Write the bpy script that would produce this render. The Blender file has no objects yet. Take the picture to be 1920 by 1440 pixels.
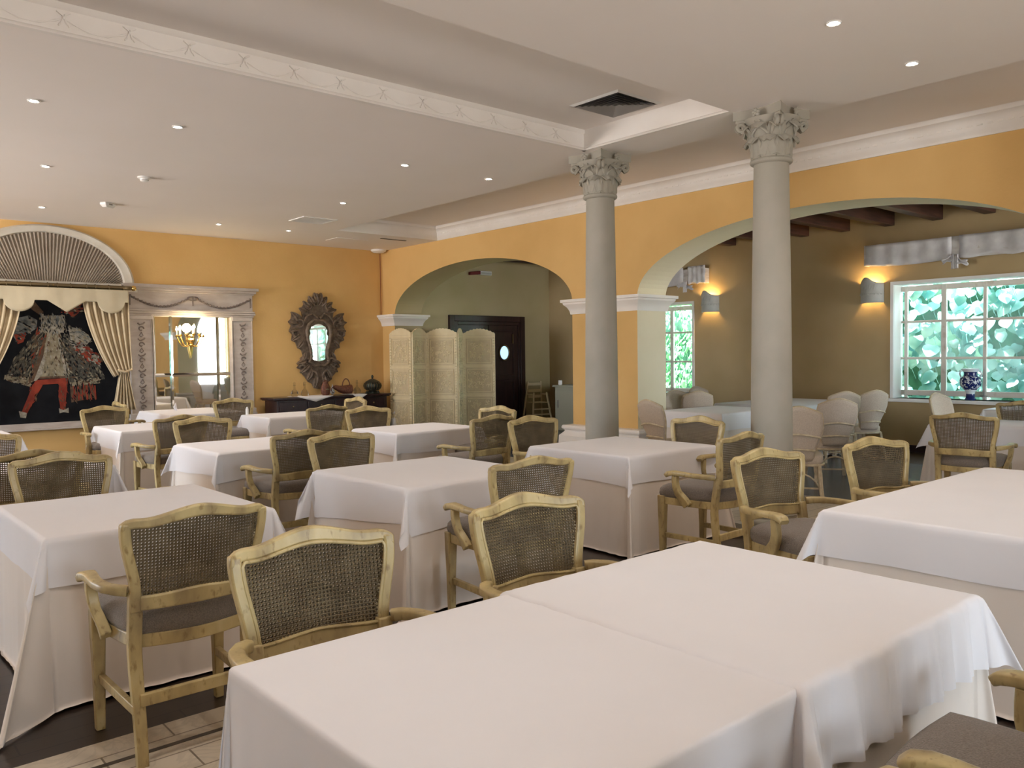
import bpy, bmesh, math, random
from math import sin, cos, pi, radians, sqrt, exp, atan2, hypot
from mathutils import Vector, Matrix, noise
random.seed(7)
sc = bpy.context.scene
COL = sc.collection

# ------------------------------------------------------------------ camera
cam_d = bpy.data.cameras.new('camera'); cam = bpy.data.objects.new('camera', cam_d); COL.objects.link(cam)
YAW, PIT, ROL, FPX = 0.71593982, -0.03581973, -0.01227172, 1540.2
fw = Vector((sin(YAW)*cos(PIT), cos(YAW)*cos(PIT), sin(PIT)))
r_ = Vector((cos(YAW), -sin(YAW), 0)); u_ = r_.cross(fw)
R2 = cos(ROL)*r_ + sin(ROL)*u_; U2 = -sin(ROL)*r_ + cos(ROL)*u_
cam.matrix_world = Matrix(((R2.x, U2.x, -fw.x, 0), (R2.y, U2.y, -fw.y, 0), (R2.z, U2.z, -fw.z, 1.52), (0, 0, 0, 1)))
cam_d.sensor_width = 36; cam_d.lens = FPX/1920*36; cam_d.clip_start = .05; cam_d.clip_end = 200
sc.camera = cam

# ------------------------------------------------------------------ world, sun, exposure
sc.view_settings.view_transform = 'Standard'; sc.view_settings.look = 'None'
sc.view_settings.gamma = 1; sc.view_settings.use_curve_mapping = False
sc.view_settings.exposure = 0.76
SKY_S, UPLIGHT_S = 9, 13
w = bpy.data.worlds.new('daylight'); sc.world = w; w.use_nodes = True
wn, wk = w.node_tree.nodes, w.node_tree.links
bg = wn['Background']; bg.inputs[1].default_value = 1
# blue-white sky above the horizon, brighter warm lower half added to lift the ceiling
wt = wn.new('ShaderNodeTexCoord'); wx = wn.new('ShaderNodeSeparateXYZ'); wr_ = wn.new('ShaderNodeValToRGB')
wk.new(wt.outputs['Generated'], wx.inputs[0]); wk.new(wx.outputs['Z'], wr_.inputs[0])
wm = wn.new('ShaderNodeMapRange'); wm.inputs[1].default_value = -.12; wm.inputs[2].default_value = .12; wk.new(wx.outputs['Z'], wm.inputs[0]); wk.new(wm.outputs[0], wr_.inputs[0])
wr_.color_ramp.elements[0].color = (1, .95, .91, 1); wr_.color_ramp.elements[1].color = (.72, .86, 1, 1)
wr2 = wn.new('ShaderNodeMapRange'); wr2.inputs[3].default_value = UPLIGHT_S; wr2.inputs[4].default_value = SKY_S; wk.new(wm.outputs[0], wr2.inputs[0])
wk.new(wr_.outputs[0], bg.inputs[0]); wk.new(wr2.outputs[0], bg.inputs[1])
sd = bpy.data.lights.new('sun', 'SUN'); sd.energy = 30; sd.angle = .01; sd.color = (1, .97, .9)
sun = bpy.data.objects.new('sun', sd); COL.objects.link(sun)
sun.rotation_euler = Vector((.05, -.48, -.88)).to_track_quat('-Z', 'Y').to_euler(); sun.location = (14, 12, 12)

SPOT_W, SPOT_C = 27, (1, .90, .82)

def portal(x, y, z, sx, sz, rot):
    d = bpy.data.lights.new('window_portal', 'AREA'); d.shape = 'RECTANGLE'; d.size = sx; d.size_y = sz
    d.cycles.is_portal = True
    o = bpy.data.objects.new('window_portal', d); COL.objects.link(o); o.location = (x, y, z); o.rotation_euler = rot
# openings that let the sky in; rear and left ones unseen, added for the light: (rear wall looks +Y, alcove windows look -X, left wall looks +X)
REAR = [(-.4, 1.6), (2.4, 4.2)]
for a, b in REAR: portal((a+b)/2, -3.85, 1.6, b-a, 1.4, (radians(90), 0, 0))
portal(10.8, -3.85, 1.8, 3.0, 2.6, (radians(90), 0, 0))
portal(12.84, 3.75, 1.65, 3.5, 1.7, (radians(90), 0, radians(90)))
portal(12.84, 9.9, 1.6, 1.3, 1.7, (radians(90), 0, radians(90)))
for a, b in ((8.2, 12.6),): portal(-4.85, (a+b)/2, 1.75, b-a, 2.4, (radians(90), 0, radians(-90)))

# ------------------------------------------------------------------ materials
def new(name):
    m = bpy.data.materials.new(name); m.use_nodes = True; nt = m.node_tree
    return m, nt, nt.nodes, nt.links, nt.nodes['Principled BSDF']
def ramp(N, stops):
    r = N.new('ShaderNodeValToRGB'); e = r.color_ramp.elements
    while len(e) < len(stops): e.new(.5)
    for i, (p, c) in enumerate(stops): e[i].position = p; e[i].color = (*c, 1)
    return r
def mat(name, base, var=None, scale=4, rough=.7, metal=0, bump=0, bscale=60, stretch=(1, 1, 1), lo=.35, hi=.65, spec=.5, detail=4, sheen=0):
    m, nt, N, L, P = new(name)
    P.inputs['Roughness'].default_value = rough; P.inputs['Metallic'].default_value = metal
    P.inputs['Specular IOR Level'].default_value = spec
    if sheen: P.inputs['Sheen Weight'].default_value = sheen
    tc = N.new('ShaderNodeTexCoord'); mp = N.new('ShaderNodeMapping'); mp.inputs['Scale'].default_value = stretch
    L.new(tc.outputs['Object'], mp.inputs['Vector'])
    if var:
        n = N.new('ShaderNodeTexNoise'); n.inputs['Scale'].default_value = scale; n.inputs['Detail'].default_value = detail
        L.new(mp.outputs[0], n.inputs['Vector'])
        r = ramp(N, [(lo, var), (hi, base)]); L.new(n.outputs['Fac'], r.inputs[0]); L.new(r.outputs[0], P.inputs['Base Color'])
    else: P.inputs['Base Color'].default_value = (*base, 1)
    if bump:
        n2 = N.new('ShaderNodeTexNoise'); n2.inputs['Scale'].default_value = bscale; n2.inputs['Detail'].default_value = 5
        L.new(mp.outputs[0], n2.inputs['Vector'])
        b = N.new('ShaderNodeBump'); b.inputs['Strength'].default_value = bump; b.inputs['Distance'].default_value = .01
        L.new(n2.outputs['Fac'], b.inputs['Height']); L.new(b.outputs[0], P.inputs['Normal'])
    return m
def emit(name, c, s):
    m, nt, N, L, P = new(name); P.inputs['Base Color'].default_value = (*c, 1)
    P.inputs['Emission Color'].default_value = (*c, 1); P.inputs['Emission Strength'].default_value = s
    return m
M = {}
M['orange'] = mat('orange_plaster', (.76, .49, .19), (.69, .43, .155), 1.1, .85, bump=.15, bscale=35)
M['tan'] = mat('tan_plaster', (.54, .41, .23), (.48, .36, .19), 1.2, .85, bump=.12, bscale=35)
M['khaki'] = mat('khaki_plaster', (.52, .44, .26), (.47, .40, .22), 1.2, .85, bump=.12, bscale=35)
M['cream'] = mat('cream_plaster', (.86, .78, .58), (.82, .73, .52), 1.5, .8, bump=.1, bscale=40)
M['ceil'] = mat('ceiling_paint', (.90, .84, .80), (.88, .82, .77), .8, .9, bump=.05, bscale=40)
M['trim'] = mat('white_moulding', (.88, .84, .80), (.83, .78, .73), 2, .6)
M['stone'] = mat('column_paint', (.44, .41, .35), (.39, .37, .31), 3, .75, bump=.15, bscale=45)
M['chairwood'] = None
M['fabric'] = mat('seat_fabric', (.26, .215, .18), (.16, .13, .108), 220, .95, bump=.5, bscale=260, sheen=.3)
M['cloth'] = mat('white_cotton', (.82, .79, .80), (.80, .77, .78), 2.5, .85, bump=.10, bscale=9, sheen=.2)
M['skirt'] = mat('ivory_cotton', (.80, .71, .63), (.77, .68, .60), 2.5, .88, bump=.12, bscale=8, sheen=.2)
M['mahog'] = mat('dark_mahogany', (.035, .012, .014), (.018, .006, .008), 3, .28, stretch=(6, 6, 1))
M['beam'] = mat('dark_beam', (.075, .030, .018), (.030, .013, .009), 5, .5, stretch=(.5, 6, 6))
M['greywood'] = mat('limed_wood', (.56, .50, .45), (.47, .40, .35), 5, .7, stretch=(1, 1, 3), bump=.2)
M['greydark'] = mat('dark_carved_wood', (.25, .20, .17), (.17, .13, .11), 14, .75)  # darker wood for the carvings and the mirror backing
M['baroque'] = mat('carved_walnut', (.23, .165, .115), (.11, .078, .054), 18, .6, bump=.3, bscale=50)
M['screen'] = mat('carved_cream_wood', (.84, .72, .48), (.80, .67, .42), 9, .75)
M['screen_shade'] = mat('carved_wood_painted_shade', (.70, .58, .37), (.64, .52, .32), 12, .85)  # darker colour stands in for shade in the recesses behind the carving
M['brass'] = mat('brass', (.72, .50, .18), rough=.25, metal=1)
M['dbrass'] = mat('aged_brass', (.20, .15, .08), rough=.4, metal=.8)
M['mirror'] = mat('mirror_glass', (.88, .88, .84), rough=.02, metal=1)
M['mirrorb'] = mat('bevelled_glass', (.92, .93, .92), rough=.04, metal=1)
M['black'] = mat('black_plastic', (.015, .014, .013), rough=.4)
M['white'] = mat('white_enamel', (.88, .87, .85), rough=.4)
M['curtain'] = mat('striped_curtain', (.68, .56, .37), (.58, .46, .29), 5, .8)
M['curtaind'] = mat('brown_stripe', (.40, .30, .17), (.34, .25, .14), 5, .8)
M['pelmet'] = mat('cream_felt', (.66, .58, .41), (.60, .52, .36), 4, .9)
M['agedw'] = mat('aged_white_paint', (.74, .70, .61), (.64, .59, .50), 4, .7)
M['pleat'] = mat('pleated_fabric', (.42, .36, .29), (.34, .28, .22), 3, .85)
M['counter'] = mat('painted_counter', (.47, .47, .38), rough=.6)
M['wicker'] = mat('linen_cover', (.60, .50, .40), (.52, .42, .33), 90, .9, bump=.3, bscale=160)
M['wickerw'] = mat('rattan_pole', (.66, .55, .38), (.50, .39, .25), 20, .55)
M['ceramic'] = mat('grey_ceramic', (.52, .53, .50), (.46, .47, .44), 8, .6, bump=.15)
M['distress'] = mat('distressed_white_board', (.72, .70, .68), (.46, .42, .40), 3.5, .7, stretch=(1, 1, 4), lo=.3, hi=.6)
M['wfab'] = mat('white_organza', (.74, .73, .74), (.60, .58, .60), 6, .6)
M['winframe'] = mat('worn_white_frame', (.80, .75, .68), (.50, .38, .26), 7, .6, lo=.2, hi=.42)
M['foilred'] = mat('dark_red', (.18, .02, .02), rough=.3)
M['basket'] = mat('wicker_basket', (.20, .07, .035), (.09, .03, .018), 40, .5, bump=.6, bscale=90)
M['lantern'] = mat('patinated_metal', (.06, .065, .05), (.03, .035, .03), 20, .5, metal=.4)
M['greypaint'] = mat('grey_paint', (.30, .28, .26), rough=.5)
M['twig'] = mat('dark_brown_wood', (.06, .032, .018), (.03, .016, .01), 10, .5)
M['leaf'] = mat('ivy_leaf', (.46, .76, .72), (.10, .34, .32), 3, .45, detail=2)
M['leaf2'] = mat('fern_leaf', (.34, .70, .36), (.09, .36, .16), 4, .5, detail=2)
M['hedge'] = mat('hedge_dark_green', (.05, .16, .10), (.02, .08, .05), 6, .9)  # the hedge's own dark green
M['grass'] = mat('garden_ground', (.20, .32, .12), (.12, .2, .08), 3, .95)
M['bulb'] = emit('lamp_glow', (1, .93, .82), 60)
M['candle'] = emit('candle_glow', (1, .80, .45), 45)
M['portglow'] = emit('porthole_daylight_glow', (.35, .58, .85), 1.1)  # pane glows on its own in place of daylight behind it
M['lampglow'] = emit('warm_lamp', (1, .68, .25), 25)

def wood_mat():
    m, nt, N, L, P = new('antique_cream_wood')
    tc = N.new('ShaderNodeTexCoord')
    n1 = N.new('ShaderNodeTexNoise'); n1.inputs['Scale'].default_value = 9; n1.inputs['Detail'].default_value = 6
    mp = N.new('ShaderNodeMapping'); mp.inputs['Scale'].default_value = (1, 1, .45)
    L.new(tc.outputs['Object'], mp.inputs[0]); L.new(mp.outputs[0], n1.inputs['Vector'])
    r = ramp(N, [(.22, (.16, .095, .04)), (.36, (.36, .27, .13)), (.55, (.55, .43, .20)), (.8, (.67, .56, .31))])
    L.new(n1.outputs['Fac'], r.inputs[0])
    n2 = N.new('ShaderNodeTexNoise'); n2.inputs['Scale'].default_value = 45; n2.inputs['Detail'].default_value = 4
    L.new(mp.outputs[0], n2.inputs['Vector'])
    r2 = ramp(N, [(.28, (.45, .35, .22)), (.42, (1, 1, 1))]); L.new(n2.outputs['Fac'], r2.inputs[0])
    mx = N.new('ShaderNodeMixRGB'); mx.blend_type = 'MULTIPLY'; mx.inputs[0].default_value = .8
    L.new(r.outputs[0], mx.inputs[1]); L.new(r2.outputs[0], mx.inputs[2]); L.new(mx.outputs[0], P.inputs['Base Color'])
    P.inputs['Roughness'].default_value = .38
    b = N.new('ShaderNodeBump'); b.inputs['Strength'].default_value = .2; b.inputs['Distance'].default_value = .004
    L.new(n2.outputs['Fac'], b.inputs['Height']); L.new(b.outputs[0], P.inputs['Normal'])
    return m
M['chairwood'] = wood_mat()

def cane_mat():
    m, nt, N, L, P = new('woven_cane')
    def math_(op, a, b=None):
        n = N.new('ShaderNodeMath'); n.operation = op
        for i, v in enumerate((a, b)):
            if v is None: continue
            if isinstance(v, (int, float)): n.inputs[i].default_value = v
            else: L.new(v, n.inputs[i])
        return n.outputs[0]
    tc = N.new('ShaderNodeTexCoord'); sp = N.new('ShaderNodeSeparateXYZ'); L.new(tc.outputs['Object'], sp.inputs[0])
    p = .0122
    u = math_('DIVIDE', sp.outputs[0], p); v = math_('DIVIDE', sp.outputs[2], p)
    fu = math_('SUBTRACT', math_('FRACT', u), .5); fv = math_('SUBTRACT', math_('FRACT', v), .5)
    d = math_('SQRT', math_('ADD', math_('MULTIPLY', fu, fu), math_('MULTIPLY', fv, fv)))
    hole = math_('LESS_THAN', d, .32)
    tr = N.new('ShaderNodeBsdfTransparent'); mx = N.new('ShaderNodeMixShader')
    out = N['Material Output'] if 'Material Output' in N else N.new('ShaderNodeOutputMaterial')
    L.new(hole, mx.inputs[0]); L.new(P.outputs[0], mx.inputs[1]); L.new(tr.outputs[0], mx.inputs[2]); L.new(mx.outputs[0], out.inputs[0])
    n1 = N.new('ShaderNodeTexNoise'); n1.inputs['Scale'].default_value = 12; L.new(tc.outputs['Object'], n1.inputs['Vector'])
    r = ramp(N, [(.3, (.14, .10, .055)), (.7, (.23, .175, .10))]); L.new(n1.outputs['Fac'], r.inputs[0])
    L.new(r.outputs[0], P.inputs['Base Color']); P.inputs['Roughness'].default_value = .45
    w1 = math_('SINE', math_('MULTIPLY', math_('ADD', u, v), 2*pi)); w2 = math_('SINE', math_('MULTIPLY', math_('SUBTRACT', u, v), 2*pi))
    h = math_('ADD', math_('MULTIPLY', w1, w2), math_('MULTIPLY', d, 1.5))
    b = N.new('ShaderNodeBump'); b.inputs['Strength'].default_value = .7; b.inputs['Distance'].default_value = .003
    L.new(h, b.inputs['Height']); L.new(b.outputs[0], P.inputs['Normal'])
    return m
M['cane'] = cane_mat()

def glass_mat():
    m, nt, N, L, P = new('window_glass')
    g = N.new('ShaderNodeBsdfGlossy'); g.inputs['Roughness'].default_value = .02
    t = N.new('ShaderNodeBsdfTransparent'); t.inputs[0].default_value = (.97, .99, .99, 1)
    f = N.new('ShaderNodeFresnel'); f.inputs[0].default_value = 1.12
    mx = N.new('ShaderNodeMixShader'); L.new(f.outputs[0], mx.inputs[0]); L.new(t.outputs[0], mx.inputs[1]); L.new(g.outputs[0], mx.inputs[2])
    L.new(mx.outputs[0], N['Material Output'].inputs[0])
    return m
M['glass'] = glass_mat()

def floor_mat(name, c1, c2, mortar, bw, bh, rough, vein=.0, off=.5):
    m, nt, N, L, P = new(name)
    tc = N.new('ShaderNodeTexCoord')
    br = N.new('ShaderNodeTexBrick'); br.inputs['Scale'].default_value = 1; br.inputs['Brick Width'].default_value = bw
    br.inputs['Row Height'].default_value = bh; br.inputs['Mortar Size'].default_value = .004; br.offset = off
    br.inputs['Color1'].default_value = (*c1, 1); br.inputs['Color2'].default_value = (*c2, 1); br.inputs['Mortar'].default_value = (*mortar, 1)
    L.new(tc.outputs['Object'], br.inputs['Vector'])
    n = N.new('ShaderNodeTexNoise'); n.inputs['Scale'].default_value = 5; n.inputs['Detail'].default_value = 7; n.inputs['Distortion'].default_value = 2.2
    L.new(tc.outputs['Object'], n.inputs['Vector'])
    r = ramp(N, [(.40, (1, 1, 1)), (.49, (1-vein,)*3), (.53, (1, 1, 1))]); L.new(n.outputs['Fac'], r.inputs[0])
    mx = N.new('ShaderNodeMixRGB'); mx.blend_type = 'MULTIPLY'; mx.inputs[0].default_value = 1
    L.new(br.outputs['Color'], mx.inputs[1]); L.new(r.outputs[0], mx.inputs[2]); L.new(mx.outputs[0], P.inputs['Base Color'])
    P.inputs['Roughness'].default_value = rough
    return m
M['fl_marble'] = floor_mat('pale_marble_tiles', (.66, .58, .46), (.56, .48, .37), (.22, .17, .12), .55, .16, .28, .14)
M['fl_dark'] = floor_mat('dark_wood_floor', (.040, .026, .018), (.028, .018, .013), (.008, .006, .005), 1.2, .12, .30)
M['fl_slate'] = floor_mat('slate_blue_tiles', (.10, .105, .12), (.085, .09, .10), (.03, .03, .03), .5, .5, .24, .15, 0)
M['fl_line'] = mat('dark_inlay', (.06, .045, .03), rough=.35)

# ------------------------------------------------------------------ mesh builder
class MB:
    def __init__(s): s.v = []; s.f = []; s.m = []
    def add(s, vs, fs, m=0):
        o = len(s.v); s.v += [tuple(v) for v in vs]
        for f in fs: s.f.append(tuple(i+o for i in f)); s.m.append(m)
        return s
    def box(s, x0, x1, y0, y1, z0, z1, m=0):
        return s.add([(x0, y0, z0), (x1, y0, z0), (x1, y1, z0), (x0, y1, z0), (x0, y0, z1), (x1, y0, z1), (x1, y1, z1), (x0, y1, z1)],
                     [(3, 2, 1, 0), (4, 5, 6, 7), (0, 1, 5, 4), (1, 2, 6, 5), (2, 3, 7, 6), (3, 0, 4, 7)], m)
    def prism(s, poly, a, b, axis='y', m=0):
        # poly in the two other axes; extruded from a to b
        n = len(poly)
        def P(p, t):
            return {'x': (t, p[0], p[1]), 'y': (p[0], t, p[1]), 'z': (p[0], p[1], t)}[axis]
        vs = [P(p, a) for p in poly]+[P(p, b) for p in poly]
        fs = [tuple(range(n-1, -1, -1)), tuple(range(n, 2*n))]+[(i, (i+1) % n, (i+1) % n+n, i+n) for i in range(n)]
        return s.add(vs, fs, m)
    def section(s, pts, secs, m=0, caps=True):
        # pts: list of rings already in 3D
        n = len(secs[0]); vs = [p for r in secs for p in r]; fs = []
        for k in range(len(secs)-1):
            for i in range(n): fs.append((k*n+i, k*n+(i+1) % n, (k+1)*n+(i+1) % n, (k+1)*n+i))
        if caps: fs += [tuple(range(n-1, -1, -1)), tuple((len(secs)-1)*n+i for i in range(n))]
        return s.add(vs, fs, m)
    def sweep(s, pts, w, h, up=(0, 0, 1), m=0, rnd=False):
        pts = [Vector(p) for p in pts]; secs = []
        for i, p in enumerate(pts):
            t = (pts[min(i+1, len(pts)-1)]-pts[max(i-1, 0)]).normalized()
            sd_ = t.cross(Vector(up)); sd_.normalize(); uu = sd_.cross(t)
            W = w[i] if isinstance(w, (list, tuple)) else w; H = h[i] if isinstance(h, (list, tuple)) else h
            if rnd:
                ring = [p+sd_*(W/2*math.copysign(abs(cos(a))**.45, cos(a)))+uu*(H/2*math.copysign(abs(sin(a))**.45, sin(a))) for a in [2*pi*k/12+.26 for k in range(12)]]
            else: ring = [p-sd_*W/2-uu*H/2, p+sd_*W/2-uu*H/2, p+sd_*W/2+uu*H/2, p-sd_*W/2+uu*H/2]
            secs.append(ring)
        return s.section(pts, secs, m)
    def tube(s, pts, r, n=8, m=0):
        pts = [Vector(p) for p in pts]; secs = []; ref = None
        for i, p in enumerate(pts):
            t = (pts[min(i+1, len(pts)-1)]-pts[max(i-1, 0)]).normalized()
            if ref is None: ref = t.orthogonal().normalized()
            ref = (ref-t*ref.dot(t)).normalized(); b = t.cross(ref)
            R = r[i] if isinstance(r, (list, tuple)) else r
            secs.append([p+ref*R*cos(2*pi*k/n)+b*R*sin(2*pi*k/n) for k in range(n)])
        return s.section(pts, secs, m)
    def lathe(s, prof, n=24, c=(0, 0, 0), m=0, sx=1, sy=1):
        secs = [[(c[0]+r*cos(2*pi*k/n)*sx, c[1]+r*sin(2*pi*k/n)*sy, c[2]+z) for k in range(n)] for r, z in prof]
        return s.section(None, secs, m)
    def grid(s, fn, nu, nv, m=0):
        vs = [fn(i/nu, j/nv) for j in range(nv+1) for i in range(nu+1)]
        fs = [(j*(nu+1)+i, j*(nu+1)+i+1, (j+1)*(nu+1)+i+1, (j+1)*(nu+1)+i) for j in range(nv) for i in range(nu)]
        return s.add(vs, fs, m)
    def ball(s, c, r, m=0, n=10, k=6, sz=1):
        return s.lathe([(max(r*sin(pi*i/k), .0004), -r*cos(pi*i/k)*sz) for i in range(k+1)], n, c, m)
    def xf(s, Mx, start=0):
        for i in range(start, len(s.v)): s.v[i] = tuple(Mx @ Vector(s.v[i]))
        return s
    def build(s, name, mats, parent=None, bevel=0, solid=0, smooth=True, sharp=38, sub=0):
        me = bpy.data.meshes.new(name); me.from_pydata(s.v, [], s.f); me.validate()
        if not isinstance(mats, (list, tuple)): mats = [mats]
        for m in mats: me.materials.append(M[m] if isinstance(m, str) else m)
        if len(me.polygons) == len(s.m): me.polygons.foreach_set('material_index', s.m)
        b = bmesh.new(); b.from_mesh(me); bmesh.ops.recalc_face_normals(b, faces=b.faces); b.to_mesh(me); b.free()
        me.polygons.foreach_set('use_smooth', [smooth]*len(me.polygons))
        if smooth: me.set_sharp_from_angle(angle=radians(sharp))
        me.update()
        o = bpy.data.objects.new(name, me); COL.objects.link(o)
        if parent: o.parent = parent
        if solid: q = o.modifiers.new('solid', 'SOLIDIFY'); q.thickness = solid; q.offset = 0
        if bevel: q = o.modifiers.new('bevel', 'BEVEL'); q.width = bevel; q.segments = 2; q.limit_method = 'ANGLE'; q.angle_limit = radians(40)
        if sub: q = o.modifiers.new('sub', 'SUBSURF'); q.levels = sub; q.render_levels = sub
        return o

def tag(o, label, cat, group=None, kind=None):
    o['label'] = label; o['category'] = cat
    if group: o['group'] = group
    if kind: o['kind'] = kind
    return o
def thing(name, label, cat, loc=(0, 0, 0), rz=0, group=None):
    o = bpy.data.objects.new(name, None); COL.objects.link(o); o.empty_display_size = .1
    o.location = loc; o.rotation_euler = (0, 0, rz)
    return tag(o, label, cat, group)
def struct(name, mb, mats, **k):
    o = mb.build(name, mats, **k); o['kind'] = 'structure'; return o
def dup(root, label, loc, rz=0, group=None):
    def cp(o, par):
        c = o.copy(); COL.objects.link(c)
        if par: c.parent = par; c.matrix_parent_inverse = o.matrix_parent_inverse
        for ch in o.children: cp(ch, c)
        return c
    r = cp(root, None); r.location = loc; r.rotation_euler = (0, 0, rz); r['label'] = label
    if group: r['group'] = group
    return r

# ------------------------------------------------------------------ room shell
XB, XB2, XW, YA, YD, Z0 = 8.5, 9.1, 12.5, 13.53, 13.1, 3.52
# floors
fl = MB(); fl.box(-4.5, XW+.3, -3.5, YA, -.1, 0); struct('floor', fl, 'fl_dark')
fm = MB(); fm.box(-4.5, 7.95, 2.15, 3.50, 0, .004); fm.box(5.95, 7.95, 3.50, 12.4, 0, .004); fm.box(-4.5, 7.95, -3.5, -.3, 0, .004)
struct('floor_marble_walkway', fm, 'fl_marble')
fn_ = MB(); fn_.box(-4.5, 5.7, 3.275, 3.30, .004, .0055); struct('floor_inlay_line', fn_, 'fl_line')
fs = MB(); fs.box(7.95, 11.15, -3.5, YD, 0, .004); struct('floor_alcove_tiles', fs, 'fl_slate')  # tiles stop short; the dark strip left by the window wall stands in for shade

def wall_with_holes(mb, axis, t0, t1, a0, a1, z0, z1, holes):
    # rectangular holes [(b0,b1,c0,c1)] along the wall, sorted
    def bx(p, q, c, d):
        if q-p < 1e-4 or d-c < 1e-4: return
        if axis == 'x': mb.box(t0, t1, p, q, c, d)
        else: mb.box(p, q, t0, t1, c, d)
    cur = a0
    for b0, b1, c0, c1 in holes:
        bx(cur, b0, z0, z1); bx(b0, b1, z0, c0); bx(b0, b1, c1, z1); cur = b1
    bx(cur, a1, z0, z1)

wa = MB(); wa.box(-4.5, XB2, YA, YA+.3, 0, 4); struct('wall_back', wa, 'orange')
wl_ = MB(); wall_with_holes(wl_, 'x', -4.8, -4.5, -3.8, YA, 0, 4, [(8.2, 12.6, .55, 2.95)])
struct('wall_left', wl_, 'orange')
wr = MB(); wall_with_holes(wr, 'y', -3.8, -3.5, -4.8, XW+.3, 0, 4, [(a, b, .9, 2.3) for a, b in REAR]+[(9.3, 12.3, .5, 3.1)])
struct('wall_rear', wr, 'khaki')
# arcade wall with two elliptical arches
ARCH = [(10.76, 2.34, .82), (4.70, 2.50, .85)]; ZS = 2.28
def arcade():
    mb = MB(); N = 48
    def seg(y0, y1, zb, zt, y0t=None, y1t=None): pass
    # solid pieces
    def side(X, m):
        def q(y0, z0a, y1, z1a, top=4.0): mb.add([(X, y0, z0a), (X, y1, z1a), (X, y1, top), (X, y0, top)], [(0, 1, 2, 3)], m)
        q(-3.5, 0, 2.2, 0); q(7.2, 0, 8.42, 0); q(13.1, 0, YA, 0)
        for c, a, b in ARCH:
            for i in range(N):
                t0, t1 = pi*i/N, pi*(i+1)/N
                q(c-a*cos(t0), ZS+b*sin(t0), c-a*cos(t1), ZS+b*sin(t1))
    side(XB, 0); side(XB2, 1)
    for k, (c, a, b) in enumerate(ARCH):
        m = 2
        for i in range(N):
            t0, t1 = pi*i/N, pi*(i+1)/N
            mb.add([(XB, c-a*cos(t0), ZS+b*sin(t0)), (XB2, c-a*cos(t0), ZS+b*sin(t0)), (XB2, c-a*cos(t1), ZS+b*sin(t1)), (XB, c-a*cos(t1), ZS+b*sin(t1))], [(0, 1, 2, 3)], 1 if k == 0 else 2)
    for y, m in ((2.2, 2), (7.2, 2), (8.42, 1), (13.1, 1)):
        mb.add([(XB, y, 0), (XB2, y, 0), (XB2, y, ZS), (XB, y, ZS)], [(0, 1, 2, 3)], m)
    mb.add([(XB, -3.5, 4), (XB2, -3.5, 4), (XB2, YA, 4), (XB, YA, 4)], [(0, 1, 2, 3)], 0)
    return mb
ao = struct('wall_arcade', arcade(), ['orange', 'khaki', 'cream'], sharp=30)
# door wall and window wall of the alcove
wd = MB(); wd.box(XB2, XW+.3, YD, YD+.4, 0, 4); struct('wall_door', wd, 'khaki')
ww = MB(); wall_with_holes(ww, 'x', XW, XW+.3, -3.8, YD+.1, 0, 4, [(1.9, 5.58, .79, 2.50), (9.27, 10.6, .76, 2.42)])
struct('wall_window', ww, 'tan')
bb = MB(); bb.box(XW-.02, XW, -3.5, YD, 0, .10); struct('baseboard_window', bb, 'mahog', bevel=.004)
# ceilings
ce = MB()
ce.box(-4.5, 6.5, 5.715, YA, Z0, 3.98); ce.box(6.5, XB, 11.7, YA, Z0, 3.98); ce.box(-4.5, 6.5, -3.5, 4.01, Z0, 3.98); ce.box(5.95, 6.5, 4.01, 5.715, Z0, 3.98)
struct('ceiling', ce, 'ceil', smooth=False)
ct = MB(); ct.box(-4.5, 5.95, 4.01, 5.715, 3.72, 3.98); ct.box(6.5, XB, -3.5, 11.7, 3.74, 3.98); struct('ceiling_recess', ct, 'ceil', smooth=False)
ca = MB(); ca.box(XB2, XW+.3, -3.5, YD, 3.60, 3.98); struct('ceiling_alcove', ca, 'tan')
rf = MB(); rf.box(-4.9, XW+.4, -3.9, YD+.5, 4.0, 4.1); struct('roof', rf, 'ceil')
# mouldings: crown on the arcade wall, frieze in the tray
cr = MB()
prof = [(0, 0), (.02, 0), (.025, .03), (.05, .05), (.055, .09), (.075, .13), (.09, .165), (.13, .18), (.135, .205), (.15, .22), (0, .22)]
cr.prism([(XB-p, Z0+q) for p, q in prof], -3.5, 11.7, 'y')
for i in range(len(cr.v)): pass
o = struct('trim_1', cr, 'trim', sharp=50)
cr2 = MB(); cr2.prism([(11.7-p, Z0+q) for p, q in prof], 6.5, XB, 'x'); struct('trim_2', cr2, 'trim', sharp=50)
dn = MB()
for k in range(150):
    y = 11.5-k*.09
    dn.box(XB-.066, XB-.05, y, y+.05, Z0+.095, Z0+.12)
struct('trim_3', dn, 'trim')
fz = MB()
pf = [(0, 0), (.045, 0), (.045, .012), (.03, .028), (.014, .034), (.014, .165), (.03, .175), (.045, .2), (0, .2)]
fz.prism([(5.715-p, Z0+q) for p, q in pf], -4.5, 5.95, 'x')
fz.prism([(5.95-p, Z0+q) for p, q in [(0, 0), (.03, 0), (.03, .01), (.018, .025), (.01, .03), (.01, .17), (.03, .2), (0, .2)]], 4.01, 5.715, 'y')
struct('trim_4', fz, 'trim', sharp=50)
bw = MB()   # bows and swags in relief along the frieze
x = 5.55
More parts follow.
